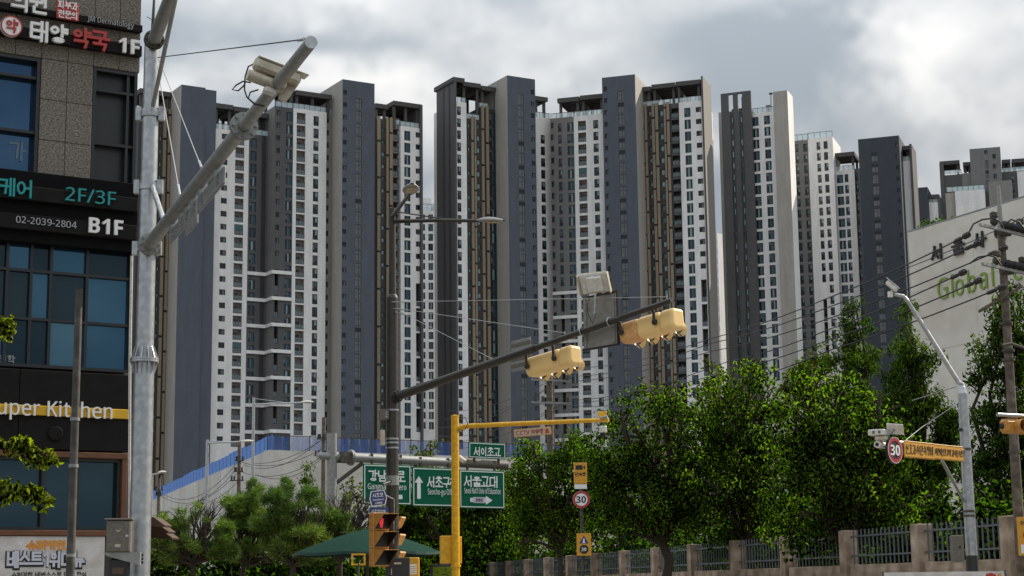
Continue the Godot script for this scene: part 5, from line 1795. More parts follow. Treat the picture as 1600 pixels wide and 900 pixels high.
func yellow_mast() -> void:
	var at := V(711.5, 760, 38)
	var base := Vector3(at.x, 0, at.z)
	var N := thing("camera_mast", "bright yellow mast with a thin yellow arm, in front of the green boards", "camera mast", base)
	var top := hgt(at.x, at.z, 650)
	var b := MB.new()
	b.tube(M.yellow, [base, Vector3(at.x, top, at.z)], [.092, .088], 8)
	b.lathe(M.yellow, Transform3D(Basis.IDENTITY, Vector3(at.x, top, at.z)), [Vector2(.095, -.02), Vector2(.095, .01), Vector2(0, .03)], 8)
	b.lathe(M.yellow, Transform3D(Basis.IDENTITY, Vector3(at.x, hgt(at.x, at.z, 884), at.z)), [Vector2(.09, -.03), Vector2(.108, -.03), Vector2(.108, .02), Vector2(.09, .02)], 16)
	part("post", b, N)
	var a0 := Vector3(at.x, hgt(at.x, at.z, 668), at.z)
	var a1 := V(951, 656, 37.0)
	b = MB.new()
	b.tube(M.yellow, [a0 - UP * .06, a0.lerp(a1, .06) + UP * .01, a0.lerp(a1, .12) + UP * .02, a1], [.062, .058, .052, .045], 12)
	part("arm", b, N)
	tubes("cable", M.cable, [V(717, 652, 37.9), V(727, 652, 37.8), V(731, 662, 37.8), V(726, 672, 37.8), V(714, 672, 37.85)], [.008], N, 6)
	b = MB.new()
	for k in 7:
		var t := .15 + k * .016
		b.tube(M.cable, [a0.lerp(a1, t) + UP * .05, a0.lerp(a1, t) + UP * .10], [.014], 6)
	part("bird_spikes", b, N)
	b = MB.new()
	var bx := facing(V(699, 859, 38.2), .1)
	b.cbox(M.yellow, bx, Vector3(-.16, -.30, -.14), Vector3(.16, .30, .14), .012)
	part("box", b, N)
	b = MB.new()
	b.cbox(M.yellow, facing(V(714, 859, 38.25), .1), Vector3(-.02, -.30, -.10), Vector3(.10, .28, .10), .012)
	part("box", b, N)
	var pc := V(710, 647, 37.9)
	# plate hung from the arm
	var so := V(832, 675, 37.4)
	var sx := frame(so, ((a1 - a0) * Vector3(1, 0, 1)).normalized())
	sx = Transform3D(sx.basis * Basis(Vector3(0, 0, 1), .045), so)
	b = MB.new()
	b.cbox(M.sign_orange, sx, Vector3(-.42, -.085, -.01), Vector3(.42, .085, .01), .004)
	var pl := part("plate", b, N)
	b = MB.new()
	b.cbox(M.cream, sx, Vector3(-.40, -.072, .0105), Vector3(.40, .072, .013), .001)
	part("panel", b, pl)
	b = MB.new()
	write(b, M.letter_red, "CCTV 작동중", sx * Transform3D(Basis.IDENTITY, Vector3(-.06, -.045, .014)), .092, .11, .002, 1.0)
	b.lathe(M.letter_red, sx * Transform3D(Basis(Vector3.RIGHT, PI / 2), Vector3(.33, .015, .014)), [Vector2(.035, 0), Vector2(.035, .003), Vector2(0, .003)], 14)
	b.box(M.letter_red, sx, Vector3(.285, -.05, .0135), Vector3(.375, -.015, .016))
	part("lettering", b, pl)
	# camera at the tip
	b = MB.new()
	var cp := V(942, 672, 37.0)
	b.cbox(M.white_metal, facing(cp, .1), Vector3(-.075, -.06, -.075), Vector3(.075, .09, .075), .02)
	b.lathe(M.black, Transform3D(Basis.IDENTITY, cp), [Vector2(0, -.17), Vector2(.05, -.15), Vector2(.065, -.10), Vector2(.065, -.06), Vector2(0, -.06)], 16)
	part("camera", b, N)
	b = MB.new()
	b.cbox(M.yellow, facing(V(942, 648, 37.1), .1), Vector3(-.10, -.06, -.02), Vector3(.08, .07, .02), .006)
	b.tube(M.zinc_dull, [V(938, 654, 36.95), V(949, 651, 36.9)], [.035], 10)
	part("bracket", b, N)


func green_boards() -> void:
	var e := Vector3(1, 0, -.72).normalized()
	var p := V(600, 760, 75)
	var at := on_line(518, 790, p, e)
	var base := Vector3(at.x, 0, at.z)
	var N := thing("sign_gantry", "grey gantry post and horizontal beam carrying green direction boards", "sign gantry", base)
	var b := MB.new()
	pole(b, M.zinc_dull, at, 0, hgt(at.x, at.z, 677), .235, .215, 24)
	part("post", b, N)
	var b0 := on_line(496, 712, p, e)
	var b1 := on_line(791, 727, p, e)
	b = MB.new()
	b.tube(M.zinc_dull, [b0, b0.lerp(b1, .1), b0.lerp(b1, .7)], [.13, .20, .20], 18)
	b.tube(M.cabinet, [b0.lerp(b1, .7), b1], [.20, .195], 18)
	part("beam", b, N)
	b = MB.new()
	var fd := (b1 - b0).normalized()
	b.box(M.zinc_edge, along(on_line(538, 715, p, e), fd), Vector3(-.26, -.22, -.3), Vector3(.26, .22, .3))
	flange(b, M.zinc_dull, on_line(548, 715, p, e), fd, .34, .06)
	part("flange", b, N)
	tubes("brace", M.zinc_edge, [on_line(526, 754, p, e), on_line(566, 724, p, e)], [.085], N)
	var X := frame(Vector3(p.x, 0, p.z) + e.cross(UP) * .25, e)
	var U := func(px: float, py: float) -> Vector2:
		var q := X.affine_inverse() * on_line(px, py, X.origin, e)
		return Vector2(q.x, q.y)
	var boards := [["green direction board with a left arrow, partly hidden by the dark pole", 567.5, 727, 642.5, 788], ["green direction board with an arrow straight up, in the middle of the row", 644.5, 732, 716, 791], ["green direction board with a right arrow, rightmost of the row", 718, 736, 788.5, 794]]
	for k in 3:
		var q: Array = boards[k]
		var c0: Vector2 = U.call(q[1], q[4])
		var c1: Vector2 = U.call(q[3], q[2])
		var S := thing("direction_sign", q[0], "road sign", X * Vector3(c0.x, c0.y, 0), "green direction boards on the gantry")
		b = MB.new()
		b.cbox(M.sign_green, X, Vector3(c0.x, c0.y, -.06), Vector3(c1.x, c1.y, 0), .02)
		part("board", b, S)
		b = MB.new()
		for r in [[c0.x + .05, c0.y + .05, c1.x - .05, c0.y + .09], [c0.x + .05, c1.y - .09, c1.x - .05, c1.y - .05], [c0.x + .05, c0.y + .09, c0.x + .09, c1.y - .09], [c1.x - .09, c0.y + .09, c1.x - .05, c1.y - .09]]:
			b.box(M.sign_white, X, Vector3(r[0], r[1], .001), Vector3(r[2], r[3], .006))
		part("border", b, S)
		b = MB.new()
		var at2 := func(px: float, py: float) -> Transform3D:
			var c: Vector2 = U.call(px, py)
			return X * Transform3D(Basis.IDENTITY, Vector3(c.x, c.y, .002))
		if k == 0:
			write(b, M.sign_white, "강남대로", at2.call(605, 752.5), .46, .13, .006, 1.0)
			write(b, M.sign_white, "Gangnam-daero", at2.call(605, 765), .25, .1, .006, .78, false)
			var c: Vector2 = U.call(604, 776)
			b.prism(M.sign_white, X, PackedVector2Array([Vector2(c.x - .85, c.y), Vector2(c.x - .5, c.y + .22), Vector2(c.x - .5, c.y + .09), Vector2(c.x + .8, c.y + .09), Vector2(c.x + .8, c.y - .09), Vector2(c.x - .5, c.y - .09), Vector2(c.x - .5, c.y - .22)]), .001, .006)
			b.cbox(M.sign_blue, X, Vector3(c.x - .40, c.y - .16, .007), Vector3(c.x + .50, c.y + .16, .011), .001)
			write(b, M.sign_white, "서초대로", X * Transform3D(Basis.IDENTITY, Vector3(c.x + .05, c.y - .08, .012)), .16, .12, .003)
		elif k == 1:
			write(b, M.sign_white, "서초구청", at2.call(692, 761.5), .44, .13, .006, .92)
			write(b, M.sign_white, "Seocho-gu Office", at2.call(691, 773), .25, .1, .006, .58, false)
			var c: Vector2 = U.call(654.5, 762)
			b.prism(M.sign_white, X, PackedVector2Array([Vector2(c.x, c.y + .50), Vector2(c.x - .22, c.y + .22), Vector2(c.x - .09, c.y + .22), Vector2(c.x - .09, c.y - .48), Vector2(c.x + .09, c.y - .48), Vector2(c.x + .09, c.y + .22), Vector2(c.x + .22, c.y + .22)]), .001, .006)
		else:
			write(b, M.sign_white, "서울교대", at2.call(752, 760.5), .46, .13, .006, 1.0)
			write(b, M.sign_white, "Seoul Nat'l Univ of Education", at2.call(754, 771.5), .25, .1, .006, .44, false)
			var c: Vector2 = U.call(752, 781.5)
			b.prism(M.sign_white, X, PackedVector2Array([Vector2(c.x + .60, c.y), Vector2(c.x + .25, c.y + .20), Vector2(c.x + .25, c.y + .09), Vector2(c.x - .60, c.y + .09), Vector2(c.x - .60, c.y - .09), Vector2(c.x + .25, c.y - .09), Vector2(c.x + .25, c.y - .20)]), .001, .006)
			b.cbox(M.ink_pale, X, Vector3(c.x - .45, c.y - .13, .007), Vector3(c.x + .22, c.y + .13, .011), .001)
			write(b, M.ink, "효령로", X * Transform3D(Basis.IDENTITY, Vector3(c.x - .11, c.y - .07, .012)), .14, .12, .003)
		part("lettering", b, S)
		for t in [.2, .8]:
			var hx := lerpf(c0.x, c1.x, t)
			b = MB.new()
			b.box(M.zinc_edge, X, Vector3(hx - .05, c1.y - .3, -.13), Vector3(hx + .05, c1.y + .45, -.061))
			part("hanger", b, S)
	# the small school bridge board above
	var d0: Vector2 = U.call(732.5, 715.5)
	var d1: Vector2 = U.call(790, 693)
	var Q := thing("direction_sign", "small green name board above the end of the gantry beam", "road sign", X * Vector3(d0.x, d0.y, 0), "green direction boards on the gantry")
	b = MB.new()
	b.cbox(M.sign_green, X, Vector3(d0.x, d0.y, -.05), Vector3(d1.x, d1.y, 0), .02)
	part("board", b, Q)
	b = MB.new()
	for r in [[.04, .04, -.04, 0], [0, 0, 0, 0]]:
		pass
	b.box(M.sign_white, X, Vector3(d0.x + .04, d0.y + .04, .001), Vector3(d1.x - .04, d0.y + .07, .005))
	b.box(M.sign_white, X, Vector3(d0.x + .04, d1.y - .07, .001), Vector3(d1.x - .04, d1.y - .04, .005))
	b.box(M.sign_white, X, Vector3(d0.x + .04, d0.y + .07, .001), Vector3(d0.x + .07, d1.y - .07, .005))
	b.box(M.sign_white, X, Vector3(d1.x - .07, d0.y + .07, .001), Vector3(d1.x - .04, d1.y - .07, .005))
	part("border", b, Q)
	b = MB.new()
	write(b, M.sign_white, "서이초교", X * Transform3D(Basis.IDENTITY, Vector3((d0.x + d1.x) * .5, d0.y + .13, .002)), .36, .13, .006, 1.02)
	part("lettering", b, Q)
	b = MB.new()
	b.box(M.zinc_edge, X, Vector3(d0.x + .3, d0.y - .25, -.12), Vector3(d0.x + .4, d1.y - .1, -.051))
	b.box(M.zinc_edge, X, Vector3(d1.x - .4, d0.y - .25, -.12), Vector3(d1.x - .3, d1.y - .1, -.051))
	part("hanger", b, Q)
	b = MB.new()
	b.cbox(M.cream, along(V(722, 718, 73.5), Vector3(.6, -.5, .6)), Vector3(-.09, -.09, -.25), Vector3(.09, .09, .22), .03)
	tag(part("camera", b), "small cream camera on the gantry beam right of the yellow mast", "camera")


func umbrella() -> void:
	var c := V(574, 866, 45)
	var N := thing("street_umbrella", "large dark green shade umbrella beside the dark signal pole", "umbrella", Vector3(c.x, 0, c.z))
	var R := 1.92
	var y0 := hgt(c.x, c.z, 863)
	var y1 := hgt(c.x, c.z, 826)
	tubes("pole", M.pole_grey, [Vector3(c.x, 0, c.z), Vector3(c.x, y1 + .05, c.z)], [.045], N)
	for k in 8:
		var b := MB.new()
		var P := func(a: float, t: float) -> Vector3:
			var sagf := 1.0 - .09 * sin(PI * t) 
			var rr := R * t * (1.0 - .05 * pow(absf(cos((a - TAU * k / 8) * 4)), 1) * t * 0)
			return Vector3(c.x + rr * cos(a), lerpf(y1, y0, pow(t, 1.12)) + (1 - sagf) * .3, c.z + rr * sin(a))
		for i in 6:
			for j in 4:
				var a0 := TAU * (k + j / 4.0) / 8 + .22
				var a1 := TAU * (k + (j + 1) / 4.0) / 8 + .22
				var dip := func(jj: int, t: float) -> Vector3: return Vector3(0, -.03 * t * sin(PI * jj / 4.0), 0)
				var t0 := i / 6.0
				var t1 := (i + 1) / 6.0
				b.quad(M.umbrella, P.call(a0, t1) + dip.call(j, t1), P.call(a0, t0) + dip.call(j, t0), P.call(a1, t0) + dip.call(j + 1, t0), P.call(a1, t1) + dip.call(j + 1, t1))
		for j in 4:
			var a0 := TAU * (k + j / 4.0) / 8 + .22
			var a1 := TAU * (k + (j + 1) / 4.0) / 8 + .22
			var e0: Vector3 = P.call(a0, 1.0) - Vector3(0, .03 * sin(PI * j / 4.0), 0)
			var e1: Vector3 = P.call(a1, 1.0) - Vector3(0, .03 * sin(PI * (j + 1) / 4.0), 0)
			b.quad(M.umbrella_b, e0, e1, e1 - UP * .07, e0 - UP * .07)
		part("canvas_panel", b, N)
		var a := TAU * k / 8 + .22
		tubes("rib", M.pole_grey, [Vector3(c.x, y1 - .12, c.z), Vector3(c.x + R * cos(a), y0 - .03, c.z + R * sin(a))], [.016], N, 6)


func camera_post() -> void:
	var at := V(1511, 740, 38)
	var base := Vector3(at.x, 0, at.z)
	var N := thing("camera_mast", "galvanised post with a bent tilted top and a yellow-signed side arm, by the school fence", "camera mast", base)
	var y := func(py: float) -> float: return hgt(at.x, at.z, py)
	var b := MB.new()
	pole(b, M.zinc, at, y.call(868), y.call(615), .128, .108, 20)
	pole(b, M.cabinet_dark, at, 0, y.call(868), .134, .130, 20)
	b.lathe(M.zinc, Transform3D(Basis.IDENTITY, Vector3(at.x, y.call(615), at.z)), [Vector2(.108, 0), Vector2(.07, .14), Vector2(.05, .18)], 18)
	part("post", b, N)
	var k0 := Vector3(at.x, y.call(606), at.z)
	tubes("tilted_mast", M.zinc, [k0, k0 + UP * .08, V(1498, 598, 38), V(1420, 473, 38), V(1412, 463, 38), V(1398, 460, 38)], [.055, .055, .054, .047, .044, .038], N, 14)
	b = MB.new()
	var cp := V(1393, 447, 37.9)
	b.cbox(M.white_metal, along(cp, Vector3(.62, -.62, .2)), Vector3(-.07, -.055, -.14), Vector3(.07, .065, .16), .025)
	b.cbox(M.white_metal, along(cp, Vector3(.62, -.62, .2)), Vector3(-.08, .066, -.2), Vector3(.08, .078, .17), .006)
	b.tube(M.zinc, [V(1392, 462, 37.9), V(1396, 452, 37.95)], [.04], 10)
	b.cbox(M.white_metal, facing(V(1391, 459, 37.9), .3), Vector3(-.05, -.08, -.04), Vector3(.05, .05, .04), .01)
	part("camera", b, N)
	b = MB.new()
	b.lathe(M.black, Transform3D(Basis(Vector3.RIGHT, PI / 2), V(1501, 671.5, 37.86)), [Vector2(.04, -.03), Vector2(.04, .02), Vector2(0, .02)], 12)
	part("cable_hole", b, N)
	for py in [702, 799, 806]:
		b = MB.new()
		b.lathe(M.zinc_edge, Transform3D(Basis.IDENTITY, Vector3(at.x, y.call(py), at.z)), [Vector2(.11, -.025), Vector2(.135, -.025), Vector2(.135, .025), Vector2(.11, .025)], 18)
		part("clamp", b, N)
	# side arm with the two yellow plates
	var e := Vector3(.68, 0, -.73).normalized()
	var a1 := V(1510, 704, 38)
	var a0 := on_line(1388, 690, a1, e)
	tubes("arm", M.zinc, [a1, a0], [.05], N)
	tubes("brace", M.zinc_dull, [V(1472, 720, 37.1), V(1506, 783, 37.9)], [.036], N)
	var X := frame(Vector3(a1.x, 0, a1.z) + e.cross(UP) * .09, e)
	var U := func(px: float, py: float) -> Vector2:
		var q := X.affine_inverse() * on_line(px, py, X.origin, e)
		return Vector2(q.x, q.y)
	var texts := ["신호과속단속장비", "어린이보호구역 과속단속중"]
	var lab := ["yellow plate with black lettering nearest the round thirty sign", "yellow plate with smaller black lettering next to the galvanised post"]
	var r := [[1414.5, 693, 1459.5, 714.5], [1461, 698, 1504.5, 717.5]]
	for k in 2:
		var c0: Vector2 = U.call(r[k][0], r[k][3])
		var c1: Vector2 = U.call(r[k][2], r[k][1])
		var S := thing("warning_sign", lab[k], "road sign", X * Vector3(c0.x, c0.y, 0), "yellow plates on the camera post")
		b = MB.new()
		b.cbox(M.sign_orange, X, Vector3(c0.x, c0.y, -.03), Vector3(c1.x, c1.y, 0), .006)
		part("plate", b, S)
		b = MB.new()
		for q in [[c0.x + .015, c0.y + .015, c1.x - .015, c0.y + .024], [c0.x + .015, c1.y - .024, c1.x - .015, c1.y - .015]]:
			b.box(M.ink, X, Vector3(q[0], q[1], .001), Vector3(q[2], q[3], .003))
		var hh := .19 if k == 0 else .145
		write(b, M.ink, texts[k], X * Transform3D(Basis.IDENTITY, Vector3((c0.x + c1.x) * .5, (c0.y + c1.y) * .5 - hh * .48, .002)), hh, .075, .003, (c1.x - c0.x) * .95 / (hh * [8.0, 12.0][k]))
		part("lettering", b, S)
	# round thirty sign
	var o := V(1398.5, 703.5, 35.2)
	var S2 := thing("speed_sign", "round black thirty speed sign with a red ring, beside the white cameras", "road sign", o, "thirty signs")
	var sx := frame(o, Vector3(.70, 0, -.71).normalized())
	b = MB.new()
	b.lathe(M.black, sx * Transform3D(Basis(Vector3.RIGHT, PI / 2), Vector3.ZERO), [Vector2(0, -.06), Vector2(.27, -.06), Vector2(.27, 0), Vector2(0, 0)], 32)
	part("disc", b, S2)
	b = MB.new()
	b.lathe(M.sign_red, sx * Transform3D(Basis(Vector3.RIGHT, PI / 2), Vector3.ZERO), [Vector2(.19, .001), Vector2(.19, .008), Vector2(.255, .008), Vector2(.255, .001)], 32)
	b.lathe(M.ink_pale, sx * Transform3D(Basis(Vector3.RIGHT, PI / 2), Vector3.ZERO), [Vector2(.256, .001), Vector2(.256, .009), Vector2(.268, .009), Vector2(.268, .001)], 32)
	part("ring", b, S2)
	b = MB.new()
	write(b, M.sign_white, "30", sx * Transform3D(Basis.IDENTITY, Vector3(0.01, -.105, .003)), .21, .12, .006, 1.15)
	part("lettering", b, S2)
	# camera cluster and its little solar panel
	var q := V(1384, 684, 35.1)
	var S3 := thing("traffic_camera", "cluster of white speed cameras left of the round thirty sign", "camera", q)
	var kx := Transform3D(Basis(UP, -.5), q)
	b = MB.new()
	b.cbox(M.white_metal, kx, Vector3(-.32, .05, -.12), Vector3(.02, .17, .16), .015)
	for s in [-.2, -.08]:
		b.cbox(M.cabinet, kx, Vector3(s - .025, .08, .161), Vector3(s + .025, .14, .168), .003)
	part("housing", b, S3)
	b = MB.new()
	b.cbox(M.cream, kx, Vector3(-.20, -.06, -.1), Vector3(.03, .035, .12), .02)
	part("bracket", b, S3)
	b = MB.new()
	b.tube(M.white_metal, [kx * Vector3(-.1, -.14, -.2), kx * Vector3(-.14, -.14, .16)], [.07], 16)
	b.tube(M.lens, [kx * Vector3(-.14, -.14, .16), kx * Vector3(-.141, -.14, .166)], [.04], 14)
	part("lens_tube", b, S3)
	b = MB.new()
	var px := Transform3D(Basis.from_euler(Vector3(.55, -.55, -.12)), V(1400, 671, 35.1))
	b.cbox(M.white_metal, px, Vector3(-.19, -.12, -.02), Vector3(.15, .12, .0), .004)
	b.box(M.solar, px, Vector3(-.175, -.105, -.026), Vector3(.135, .105, -.021))
	b.tube(M.zinc_dull, [px * Vector3(-.02, 0, -.03), kx * Vector3(-.02, .0, 0)], [.025], 8)
	part("solar_panel", b, S3)
	b = MB.new()
	b.cbox(M.cabinet, facing(V(1496, 858, 37.6), .1), Vector3(-.13, -.28, -.1), Vector3(.11, .29, .1), .01)
	b.tube(M.ink, [V(1500, 855, 37.49), V(1500, 855, 37.48)], [.025], 10)
	part("cabinet", b, N)
	tubes("cable", M.zinc_dull, [V(1425, 626, 44), V(1494, 604, 38.4)], [.011], N, 6)
	tubes("cable", M.zinc_dull, [V(1415, 688, 36.5), V(1440, 668, 37.2), V(1497, 630, 38)], [.009], N, 6)


func insulator(b: MB, a: Vector3, c: Vector3) -> void:
	var x := along(a, c - a) * Transform3D(Basis(Vector3.RIGHT, PI / 2), Vector3.ZERO)
	var L := (c - a).length()
	var prof := [Vector2(.012, 0)]
	for k in 3:
		var y0 := L * (.12 + .26 * k)
		prof.append_array([Vector2(.03, y0), Vector2(.075, y0 + L * .06), Vector2(.075, y0 + L * .10), Vector2(.035, y0 + L * .14)])
	prof.append(Vector2(.012, L))
	b.lathe(M.insulator, x, prof, 12)


func utility_lines() -> void:
	var at := V(1580, 620, 40)
	var base := Vector3(at.x, 0, at.z)
	var N := thing("utility_pole", "tall concrete utility pole with two cross-arms on the right edge of the photo", "utility pole", base)
	var y := func(py: float) -> float: return hgt(at.x, at.z, py)
	var b := MB.new()
	pole(b, M.concrete_pole, at, 0, y.call(360), .135, .085, 20)
	pole(b, M.zinc_dull, at, y.call(362), y.call(290), .075, .04, 20)
	part("post", b, N)
	var e := Vector3(.72, 0, -.69).normalized()
	for py in [364, 424]:
		b = MB.new()
		var c := Vector3(at.x, y.call(py), at.z) + e.cross(UP) * .2
		b.box(M.zinc_dull, frame(c, e), Vector3(-1.25, -.032, -.035), Vector3(1.5, .032, .035))
		b.box(M.zinc_edge, frame(c, e), Vector3(-.2, -.07, -.2), Vector3(.2, .07, -.046))
		var arm := part("cross_arm", b, N)
		for u in [-.62, .55]:
			b = MB.new()
			b.lathe(M.zinc_edge, Transform3D(Basis.IDENTITY, frame(c, e) * Vector3(u, .045, 0)), [Vector2(.03, 0), Vector2(.1, .08), Vector2(.1, .14), Vector2(.06, .18), Vector2(.1, .22), Vector2(.1, .32), Vector2(.03, .36)], 12)
			part("pin_insulator", b, arm)
		b = MB.new()
		for u in [-.2, .1, .35, .6, .85]:
			b.lathe(M.cable, frame(c, e) * Transform3D(Basis(Vector3(0, 0, 1), PI / 2), Vector3(u, .12, .05)), [Vector2(.02, -.13), Vector2(.09, -.1), Vector2(.05, -.05), Vector2(.1, 0), Vector2(.05, .05), Vector2(.09, .1), Vector2(.02, .13)], 10)
		part("insulator_row", b, arm)
	b = MB.new()
	b.box(M.concrete_pole, frame(Vector3(at.x, y.call(468), at.z), Vector3(.5, .28, .8).normalized()), Vector3(-.7, -.03, .15), Vector3(.7, .03, .2))
	part("cross_arm", b, N)
	for py in [505, 548, 562, 668, 706]:
		b = MB.new()
		b.lathe(M.zinc_edge, Transform3D(Basis.IDENTITY, Vector3(at.x, y.call(py), at.z)), [Vector2(.09, -.03), Vector2(.14, -.03), Vector2(.14, .03), Vector2(.09, .03)], 18)
		part("clamp", b, N)
	tubes("bracket", M.zinc_edge, [V(1566, 540, 39.6), V(1580, 537, 39.7), V(1604, 545, 39.7)], [.035], N)
	for s in [[[1513, 365], [1521, 350], [1535, 343], [1552, 341], [1562, 346], [1568, 356]], [[1567, 353], [1580, 343], [1592, 347], [1604, 362]], [[1515, 412], [1528, 402], [1545, 399], [1556, 402], [1564, 415]]]:
		var pts := []
		for q in s: pts.append(V(q[0], q[1], 39.2))
		tubes("jumper_cable", M.cable, pts, [.02], N, 7)
	# the far wooden pole the wires run to
	var fp := V(859, 640, 112)
	var N2 := thing("utility_pole", "thin distant utility pole with two cross-arms under the left yellow signal", "utility pole", Vector3(fp.x, 0, fp.z), "small utility poles")
	b = MB.new()
	pole(b, M.concrete_pole, fp, 0, hgt(fp.x, fp.z, 583), .30, .2, 12)
	part("post", b, N2)
	for py in [595, 630]:
		b = MB.new()
		b.box(M.zinc_dull, frame(Vector3(fp.x, hgt(fp.x, fp.z, py), fp.z + .25), Vector3(1, 0, -.5).normalized()), Vector3(-1.3, -.06, -.06), Vector3(1.6, .06, .06))
		for u in [-1.1, -.5, 1.3]:
			b.box(M.zinc_edge, frame(Vector3(fp.x, hgt(fp.x, fp.z, py), fp.z + .25), Vector3(1, 0, -.5).normalized()), Vector3(u - .08, .06, -.08), Vector3(u + .08, .4, .08))
		part("cross_arm", b, N2)
	# six power lines between them
	var W := [[[1512, 367], [1300, 463], [1110, 529], [897, 574]], [[1530, 379], [1300, 478], [1110, 536.5], [892, 588]], [[1570, 387], [1300, 496], [1110, 549], [870, 596]], [[1506, 425], [1300, 513], [1134, 566], [890, 626]], [[1530, 438], [1300, 529], [1110, 588], [840, 632]], [[1568, 448], [1300, 546], [1110, 610], [878, 632]]]
	for i in 6:
		var pts := []
		var ctrl := []
		var ds := [39.6, 53.0, 72.0, 111.5]
		for k in 4: ctrl.append(V(W[i][k][0], W[i][k][1], ds[k]))
		for k in 3:
			for t in 6:
				var u := t / 6.0
				pts.append((ctrl[k] as Vector3).lerp(ctrl[k + 1], u) - Vector3(0, [.06, .10, .35][k] * 4 * u * (1 - u), 0))
		pts.append(ctrl[3])
		var w0: Vector3 = ctrl[3]
		var w1 := V(700 - i * 6, 642 + i * 13, 170)
		pts.append_array(sag(w0, w1, .8, 8).slice(1))
		b = MB.new()
		b.tube(M.cable, pts, [.019], 5)
		tag(part("power_line", b), ["topmost power line running from the concrete pole down to the left", "second power line from the top, from the tip of the upper cross-arm", "third power line from the top, passing just under the upper cross-arm", "fourth power line from the top, from the tip of the lower cross-arm", "fifth power line from the top, with a splice near the lower cross-arm", "lowest of the six power lines from the concrete pole"][i], "cable", "power lines from the concrete pole")
		var d: Vector3 = (pts[1] - pts[0]).normalized()
		b = MB.new()
		insulator(b, pts[0] - d * .1, pts[0] + d * .32)
		b.tube(M.cable, [pts[0] + d * .38, pts[0] + d * .5, pts[0] + d * .9, pts[0] + d * 1.05], [.02, .05, .05, .02], 8)
		part("insulator", b, N)
	for q in [[[1603, 338], [1400, 425], 40.0], [[1603, 478], [1545, 505], 39.0]]:
		b = MB.new()
		b.tube(M.cable, sag(V(q[0][0], q[0][1], q[2]), V(q[1][0], q[1][1], q[2] + 10), .05), [.012], 5)
		part("cable", b, N)


func right_signal() -> void:
	var c := V(1592, 666, 30)
	var N := thing("traffic_signal", "amber traffic signal with a dark round lens, cut by the right edge of the photo", "traffic signal", c)
	var e := Vector3(.86, 0, -.5).normalized()
	var X := frame(c, e)
	var b := MB.new()
	b.cbox(M.signal_amber, X, Vector3(-.30, -.125, -.2), Vector3(1.1, .125, 0), .05)
	part("housing", b, N)
	for k in 3:
		b = MB.new()
		b.lathe(M.lens, X * Transform3D(Basis(Vector3.RIGHT, PI / 2), Vector3(-.02 + k * .36, 0, .001)), [Vector2(.10, 0), Vector2(.08, .02), Vector2(0, .03)], 18)
		part("lens", b, N)
		b = MB.new()
		b.lathe(M.signal_amber, X * Transform3D(Basis(Vector3.RIGHT, PI / 2), Vector3(-.02 + k * .36, 0, 0)), [Vector2(.105, 0), Vector2(.115, .16), Vector2(.12, .16), Vector2(.11, 0)], 18)
		part("visor", b, N)
	b = MB.new()
	b.lathe(M.black, X * Transform3D(Basis(Vector3(0, 0, 1), PI / 2), Vector3(-.30, 0, -.1)), [Vector2(.05, -.02), Vector2(.05, .02), Vector2(0, .03)], 12)
	part("end_cap", b, N)
	tubes("arm", M.zinc, [X * Vector3(-.45, .19, -.05), X * Vector3(2.6, .19, -.05)], [.035], N)
	tubes("bracket", M.zinc_edge, [X * Vector3(.16, .10, -.08), X * Vector3(.16, .19, -.05)], [.025], N, 8)
	var p := X * Vector3(2.6, .19, -.05)
	b = MB.new()
	pole(b, M.zinc, p, 0, p.y + .4, .1, .09)
	part("post", b, N)
	# orange notice on the concrete pole
	var o := V(1600, 838, 39.2)
	var S := thing("notice_sign", "orange notice sign on the concrete pole at the right edge, cut by the frame", "sign", o)
	b = MB.new()
	b.cbox(M.sign_orange, facing(o, -.3), Vector3(-.14, -.43, -.02), Vector3(.42, .43, 0), .006)
	part("plate", b, S)
	b = MB.new()
	b.lathe(M.sign_red, facing(o, -.3) * Transform3D(Basis(Vector3.RIGHT, PI / 2), Vector3(.12, .02, .001)), [Vector2(.14, 0), Vector2(.14, .005), Vector2(0, .005)], 24)
	b.box(M.sign_white, facing(o, -.3), Vector3(-.08, -.38, .001), Vector3(.36, -.18, .005))
	part("panel", b, S)
	b = MB.new()
	write(b, M.ink, "어린이", facing(o, -.3) * Transform3D(Basis.IDENTITY, Vector3(.12, .24, .001)), .12, .13, .004)
	part("lettering", b, S)


